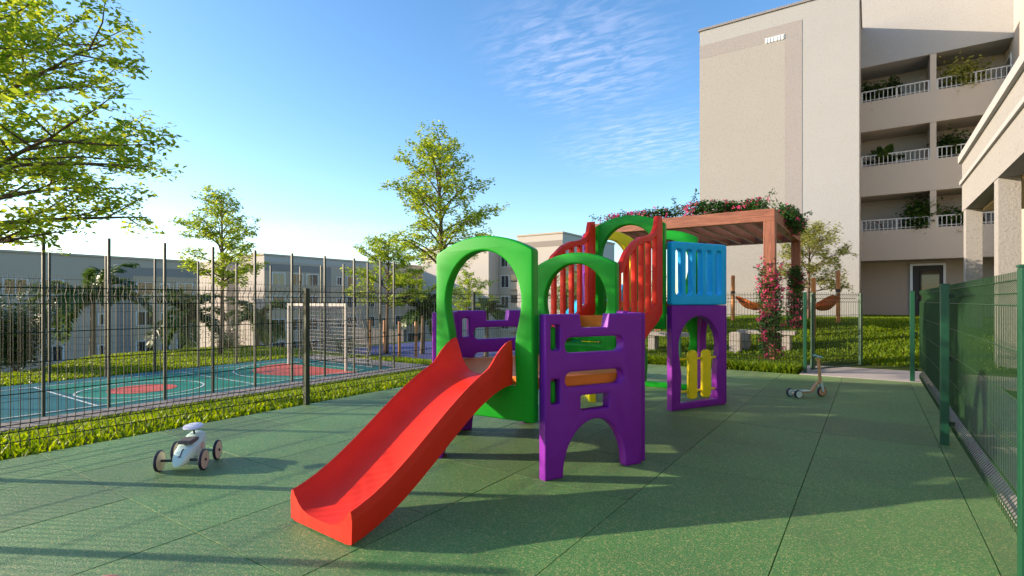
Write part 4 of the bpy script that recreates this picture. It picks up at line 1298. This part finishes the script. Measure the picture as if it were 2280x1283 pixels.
# log posts of the far violet play floor
for px, Y, lb in ((824, 19.0, 'orange log post nearest the charcoal wall left of the play set'), (856, 18.4, 'orange log post second from the left beyond the court'),
                  (889, 17.6, 'orange log post third from the left beyond the court'), (926, 18.0, 'orange log post nearest the purple panel on the violet floor')):
    x = pix_y(px, Y); log_post(px, Y, lb, 1.65, z=tz(x, Y) + 0.03, r=0.07)
wl_ = empty('low_wall', (-24, 24, -1.2), 'charcoal grey low wall at the edge of the violet floor', 'wall')
xw0, xw1 = pix_y(786, 24.5), pix_y(902, 24.5)
zw = min(tz(xw0, 24.5), tz(xw1, 24.5))
MB().box(xw0, 24.35, zw - 0.6, xw1, 24.6, -0.52).build('wall_body', M['greywall'], wl_)
MB().box(xw0 - 0.03, 24.32, -0.519, xw1 + 0.03, 24.63, -0.46).build('coping', M['greywall'], wl_)

# ------------------------------------------------------------------ apartment building at the right
apt = empty('apartment_building', (-3, 25, 0.8), 'pale stucco apartment building with loggias at the upper right', 'building')
GZ = 0.3
WY, WX0, WX1, WR = 23.45, -6.12, -0.36, 13.05
FY = 27.1
MB().box(WX0, WY, -1.2, WX1, FY + 8, WR).build('wing_wall', M['wall'], apt)
# painted fields of the gable: grey frame and beige panel (thin proud render coats)
bx1 = pix_y(1786, WY); bx0 = pix_y(1748, WY)
MB().box(WX0 - 0.004, WY - 0.012, 11.85, bx1, WY - 0.001, 12.42).build('grey_band', M['wallgrey'], apt)
MB().box(bx0, WY - 0.012, -0.5, bx1, WY - 0.001, 11.848).build('grey_band', M['wallgrey'], apt)
MB().box(WX0 - 0.004, WY - 0.008, -0.5, bx0 - 0.002, WY - 0.001, 11.848).build('beige_field', M['wallbeige'], apt)
# roof edge tiles
rx = WX0 - 0.05; n = 70
roof = MB().box(WX0 - 0.06, WY - 0.06, WR + 0.001, WX1 + 0.06, FY + 8.06, WR + 0.05).build('roof', M['wallgrey'], apt)
for k in range(n):
    x = WX0 + (WX1 - WX0) * (k + 0.5) / n
    MB().tube([(x, WY - 0.07, WR + 0.065), (x, WY + 0.4, WR + 0.08)], 0.028, 8).build('roof_tile', M['roof'], roof)
# white louvre near the top
lx0, lx1 = pix_y(1704, WY), pix_y(1747, WY)
lou = MB().box(lx0, WY - 0.03, 11.82, lx1, WY - 0.013, 12.02).build('louvre', M['whitepaint'], apt)
for k in range(6):
    x = lx0 + 0.05 + (lx1 - lx0 - 0.1) * k / 5
    MB().box(x - 0.012, WY - 0.05, 11.83, x + 0.012, WY - 0.031, 12.01).build('louvre_fin', M['whitepaint'], lou)
# loggia facade
RX = 4.45; PXM = pix_y(2078, FY)
fl_z = [(3.12, 4.38), (5.87, 7.13), (8.62, 9.88)]
MB().box(WX1 + 0.001, FY, 11.37, RX, FY + 8, 16.0).build('upper_wall', M['wall'], apt)
for z0, z1 in fl_z:
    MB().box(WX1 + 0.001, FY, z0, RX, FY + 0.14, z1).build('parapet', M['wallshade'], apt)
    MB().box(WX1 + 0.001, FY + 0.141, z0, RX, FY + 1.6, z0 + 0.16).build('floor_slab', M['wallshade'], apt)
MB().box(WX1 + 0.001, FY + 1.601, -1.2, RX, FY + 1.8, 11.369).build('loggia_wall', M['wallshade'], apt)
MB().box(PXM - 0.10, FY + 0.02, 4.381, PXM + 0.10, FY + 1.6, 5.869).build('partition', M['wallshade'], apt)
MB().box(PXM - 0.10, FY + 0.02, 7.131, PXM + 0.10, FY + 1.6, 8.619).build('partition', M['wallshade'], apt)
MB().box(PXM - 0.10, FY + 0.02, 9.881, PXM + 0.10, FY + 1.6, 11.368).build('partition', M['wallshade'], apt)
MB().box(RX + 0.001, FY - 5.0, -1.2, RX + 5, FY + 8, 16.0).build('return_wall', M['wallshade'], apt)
for z0, z1 in fl_z:
    for xa, xb in ((WX1 + 0.02, PXM - 0.11), (PXM + 0.11, RX - 0.02)):
        mb = MB()
        mb.box(xa, FY + 0.045, z1 + 0.43, xb, FY + 0.085, z1 + 0.475)
        mb.box(xa, FY + 0.05, z1 + 0.06, xb, FY + 0.08, z1 + 0.09)
        n = 15
        for k in range(n + 1):
            x = xa + 0.02 + (xb - xa - 0.04) * k / n; w = 0.035 if k in (0, 8, n) else 0.014
            mb.box(x - w, FY + 0.052, z1 + 0.001, x + w, FY + 0.078, z1 + 0.429)
        mb.build('railing', M['railpaint'], apt)
# loggia doors with white frames at the right end, entrance door
for z0, z1 in fl_z:
    d_ = MB().box(RX - 0.03, FY + 0.35, z0 + 0.17, RX - 0.001, FY + 1.35, z0 + 2.3).build('balcony_door', M['whitepaint'], apt)
    MB().box(RX - 0.04, FY + 0.45, z0 + 0.3, RX - 0.031, FY + 1.25, z0 + 2.2).build('pane', M['glass'], d_)
ex0, ex1 = pix_y(2026, FY + 1.6), pix_y(2106, FY + 1.6)
ent = MB().box(ex0, FY + 1.50, 0.2, ex0 + 0.09, FY + 1.60, 3.02).box(ex1 - 0.09, FY + 1.50, 0.2, ex1, FY + 1.60, 3.02).box(ex0 + 0.091, FY + 1.50, 2.93, ex1 - 0.091, FY + 1.60, 3.02).build('entrance_door', M['frame_al'], apt)
MB().box(ex0 + 0.092, FY + 1.56, 0.2, ex1 - 0.092, FY + 1.595, 2.928).build('door_leaf', M['darkmetal'], ent)
MB().box(ex0 + 0.30, FY + 1.545, 0.9, ex1 - 0.22, FY + 1.559, 2.70).build('pane', glass_dark('door_glass', (0.03, 0.035, 0.04), 0.03), ent)

# plants and hoops on the loggias
def lx(px): return pix_y(px, FY + 0.5)
yb = FY + 0.5
bush(lx(1950), yb, fl_z[2][0] + 0.161, 71, 0.53, 2.25, 0.15, 'dark potted shrub on the top left balcony', 3000, 'leafdark', 'potted_shrub', 'plant', 0.5)
bush(lx(1990), yb, fl_z[2][0] + 0.161, 72, 0.26, 2.30, 0.15, 'small potted shrub beside the dark one on the top left balcony', 1000, 'leafdark', 'potted_shrub', 'plant', 0.5)
bush(lx(2142), yb, fl_z[2][0] + 0.161, 73, 0.72, 2.40, 0.15, 'light green airy potted shrub on the top right balcony', 3800, 'leafpale', 'potted_shrub', 'plant', 0.5)
palm(lx(1962), yb, fl_z[1][0] + 0.161, 74, 0.85, 0.85, 12, 'bright potted palm on the middle left balcony', 0.5, 'plant', 'potted_palm', 0.16, droop=0.28)
bush(lx(2124), yb, fl_z[1][0] + 0.161, 75, 0.53, 2.35, 0.15, 'dark round potted shrub on the middle right balcony', 3400, 'leafdark', 'potted_shrub', 'plant', 0.5)
bush(lx(2052), yb, fl_z[0][0] + 0.161, 76, 0.61, 2.50, 0.15, 'bushy green potted shrub on the lowest left balcony', 4800, 'palm', 'potted_shrub', 'plant', 0.5)
bush(lx(2135), yb, fl_z[0][0] + 0.161, 77, 0.61, 2.25, 0.15, 'wide green potted shrub on the lowest right balcony', 3400, 'palm', 'potted_shrub', 'plant', 0.5)
for px, lb in ((1936, 'dark red hoop chair frame on the lowest left balcony'), (2141, 'dark red hoop chair frame beside the shrub on the lowest right balcony')):
    x = lx(px); z0 = fl_z[0][0] + 0.162
    r = empty('hoop_chair', (x, FY + 0.85, z0), lb, 'chair')
    MB().tube([(x + 0.48 * math.cos(R_(a)), FY + 0.85 + 0.1 * math.sin(R_(a)), z0 + 1.18 + 0.48 * math.sin(R_(a))) for a in range(-45, 226, 15)], 0.022, 8).build('hoop', M['hoop'], r)
    MB().tube([(x + 0.36 * math.cos(R_(a)), FY + 0.85 + 0.36 * math.sin(R_(a)), z0 + 0.45 + 0.04 * math.cos(R_(2 * a))) for a in range(0, 361, 20)], 0.02, 8).build('seat_ring', M['hoop'], r)
    MB().tube([(x, FY + 0.85, z0 + 0.43), (x, FY + 0.85, z0 + 0.47)], 0.34, 18).build('seat', M['terracotta'], r)
    for s in (-1, 1):
        MB().tube([(x + s * 0.33, FY + 0.79, z0 + 0.85), (x + s * 0.3, FY + 0.85, z0)], 0.02, 8).build('leg', M['hoop'], r)

# ------------------------------------------------------------------ clubhouse with columns at the right edge
club = empty('clubhouse', (3, 16, 0.0), 'pale clubhouse portico with columns at the right edge', 'building')
KX, KY1, KY0 = 2.07, 18.95, -4.0
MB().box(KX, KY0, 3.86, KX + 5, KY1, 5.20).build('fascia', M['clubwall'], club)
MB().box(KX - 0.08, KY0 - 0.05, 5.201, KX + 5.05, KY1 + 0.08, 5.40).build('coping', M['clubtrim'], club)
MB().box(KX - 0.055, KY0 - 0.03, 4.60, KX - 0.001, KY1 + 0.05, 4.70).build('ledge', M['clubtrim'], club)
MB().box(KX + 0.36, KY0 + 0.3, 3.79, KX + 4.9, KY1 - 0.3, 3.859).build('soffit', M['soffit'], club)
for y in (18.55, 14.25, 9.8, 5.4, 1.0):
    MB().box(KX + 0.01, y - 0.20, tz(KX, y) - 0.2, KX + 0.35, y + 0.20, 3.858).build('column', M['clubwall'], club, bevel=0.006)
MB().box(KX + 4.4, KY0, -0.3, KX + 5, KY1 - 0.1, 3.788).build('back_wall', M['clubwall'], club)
MB().box(KX + 0.0, -5, -0.2, KX + 5, 13.0, 0.012).build('plinth', M['concrete'], club)

# ------------------------------------------------------------------ far buildings on the left
def window_x(parent, X, y, z, w=1.5, h=1.3, warm=False):
    """window on a wall facing +X at x = X"""
    f = MB().box(X + 0.001, y - w / 2 - 0.10, z - h / 2 - 0.10, X + 0.05, y + w / 2 + 0.10, z + h / 2 + 0.10).build('window', M['winframe'], parent)
    for s in (-1, 1):
        MB().box(X + 0.051, y + s * w / 4 - w / 4 + 0.04, z - h / 2, X + 0.065, y + s * w / 4 + w / 4 - 0.04, z + h / 2).build('pane', M['panereflect'] if warm else M['glass'], f)
def window_y(parent, Y, x, z, w=1.4, h=1.3, warm=False):
    f = MB().box(x - w / 2 - 0.1, Y - 0.05, z - h / 2 - 0.1, x + w / 2 + 0.1, Y - 0.001, z + h / 2 + 0.1).build('window', M['winframe'], parent)
    for s in (-1, 1):
        MB().box(x + s * w / 4 - w / 4 + 0.04, Y - 0.065, z - h / 2, x + s * w / 4 + w / 4 - 0.04, Y - 0.051, z + h / 2).build('pane', M['panereflect'] if warm else M['glass'], f)
# block A
bA = empty('apartment_block', (-62, 15, -6), 'long shaded apartment block with flat roof at the far left', 'building')
AX, AZ = -57.0, 5.3
MB().box(AX - 13, -12, -8, AX, 26.6, AZ).build('wall', M['farwall'], bA)
MB().box(AX - 13.1, -12.1, AZ + 0.001, AX + 0.12, 26.7, AZ + 0.18).build('roof', M['farwall'], bA)
MB().box(AX + 0.001, 20.9, AZ - 1.55, AX + 0.03, 26.6, AZ - 0.75).build('grey_band', M['farband'], bA)
MB().box(AX + 0.001, 19.6, -8, AX + 0.03, 20.898, AZ - 0.75).build('grey_band', M['farband'], bA)
MB().box(AX + 0.001, 20.9, -8, AX + 0.02, 26.6, AZ - 1.552).build('beige_field', M['farbeige'], bA)
for zi, z in enumerate((2.55, -0.25, -3.05)):
    for yi, y in enumerate((3.0, 6.5, 9.5, 12.7, 15.0, 18.6, 21.9, 23.6, 25.4)):
        window_x(bA, AX + 0.02, y, z, 1.4 if yi not in (5, 7) else 0.7, 1.2 if yi not in (5, 7) else 0.9, warm=(zi == 0 and yi in (3, 4, 6)))
# block B
bB = empty('apartment_block', (-62, 45, -6), 'apartment block with sunlit white end wall behind the slender tree', 'building')
BX, BZ, BY = -56.0, 6.5, 33.2
MB().box(-71.5, BY, -8, -64.0, 59.2, BZ - 0.15).build('wall', M['farwhite'], bB)
MB().box(-63.99, BY + 2.2, -8, -61.31, 59.2, BZ - 0.3).build('wall', M['farwall'], bB)
MB().box(-61.3, BY, -8, BX, 59.2, BZ).build('wall', M['farwhite'], bB)
MB().box(-61.4, BY - 0.1, BZ + 0.001, BX + 0.1, 59.3, BZ + 0.2).build('roof', M['farwall'], bB)
MB().box(BX + 0.001, BY + 0.01, -8, BX + 0.03, 59.18, BZ - 0.62).build('facade_coat', M['farwall'], bB)
MB().box(BX + 0.031, BY + 0.01, BZ - 1.7, BX + 0.05, 42.0, BZ - 0.9).build('grey_band', M['farband'], bB)
MB().box(BX + 0.031, 40.8, -8, BX + 0.05, 42.0, BZ - 1.702).build('grey_band', M['farband'], bB)
MB().box(BX + 0.031, BY + 0.01, -8, BX + 0.045, 40.798, BZ - 1.702).build('beige_field', M['farbeige'], bB)
MB().box(BX + 0.031, 53.0, BZ - 1.7, BX + 0.05, 59.0, BZ - 0.9).build('grey_band', M['farband'], bB)
for zi, z in enumerate((3.9, 1.25, -1.4, -4.0)):
    for yi, y in enumerate((34.9, 37.2, 39.3, 43.2, 45.2, 48.2, 50.5, 53.6, 56.0, 57.9)):
        window_x(bB, BX + 0.046, y, z, 1.5 if yi not in (3, 6) else 0.7, 1.3 if yi not in (3, 6) else 0.9, warm=(zi == 0 and yi in (1, 4, 5)))
    window_y(bB, BY + 2.2, -62.6, z, 1.4, 1.2)
# block C
bC = empty('apartment_block', (-40, 60, -6), 'pale apartment block seen above and through the green slide arch', 'building')
CZt = 9.6
MB().box(-53, 55.2, -8, -41.2, 72, CZt - 0.7).build('wall', M['farwhite'], bC)
MB().box(-41.19, 57.4, -8, -37.5, 72, CZt - 0.9).build('wall', M['farwall'], bC)
MB().box(-37.49, 56.4, -8, -30.9, 72, CZt).build('wall', M['farwhite'], bC)
MB().box(-37.6, 56.3, CZt + 0.001, -30.8, 72.1, CZt + 0.2).build('roof', M['farwall'], bC)
MB().box(-37.49, 56.37, CZt - 1.5, -30.9, 56.399, CZt - 0.8).build('grey_band', M['farband'], bC)
for z in (6.7, 3.95, 1.2, -1.55):
    window_y(bC, 57.4, -40.1, z, 1.2, 1.5)
    lb_ = MB().box(-39.2, 57.0, z - 1.1, -37.6, 57.38, z - 0.1).build('balcony', M['farwall'], bC)
    MB().box(-39.1, 57.30, z - 0.05, -37.7, 57.399, z + 0.9).build('pane', M['glass'], lb_)
    for y in (58.5, 61.5, 65, 68.5): window_x(bC, -30.9, y, z, 1.3, 1.3)
    window_y(bC, 56.4, -36.0, z - 1.2, 0.9, 0.9)
# distant block between B and C hiding the horizon
bD = empty('apartment_block', (-70, 95, -6), 'small distant pale block in the gap left of the green slide arch', 'building')
MB().box(-92, 90, -8, -66, 104, 5.0).build('wall', M['farwall'], bD)
MB().box(-92.2, 89.8, 5.001, -65.8, 104.2, 5.25).build('roof', M['farband'], bD)
for x in (-70, -74, -78):
    for z in (3.2, 0.4): window_y(bD, 90, x, z, 1.5, 1.3)
# ------------------------------------------------------------------ groups of look-alike kinds
GROUPS = {'tree': 'leafy trees around the playground', 'palm_tree': 'palms behind the court', 'log_post': 'orange log posts', 'hammock': 'hammocks on the lawn',
          'potted_shrub': 'potted plants on the balconies', 'hoop_chair': 'hoop chairs on the balconies', 'climbing_rose': 'roses on the pergola',
          'apartment_block': 'far apartment blocks', 'court_fence': 'tall fences round the court', 'wire_fence': 'low fences round the play floor',
          'concrete_bench': 'concrete benches under the pergola', 'shrub': 'shrubs beyond the court'}
for o in list(COL.objects):
    k = o.name.split('.')[0]
    if o.parent is None and k in GROUPS: o['group'] = GROUPS[k]
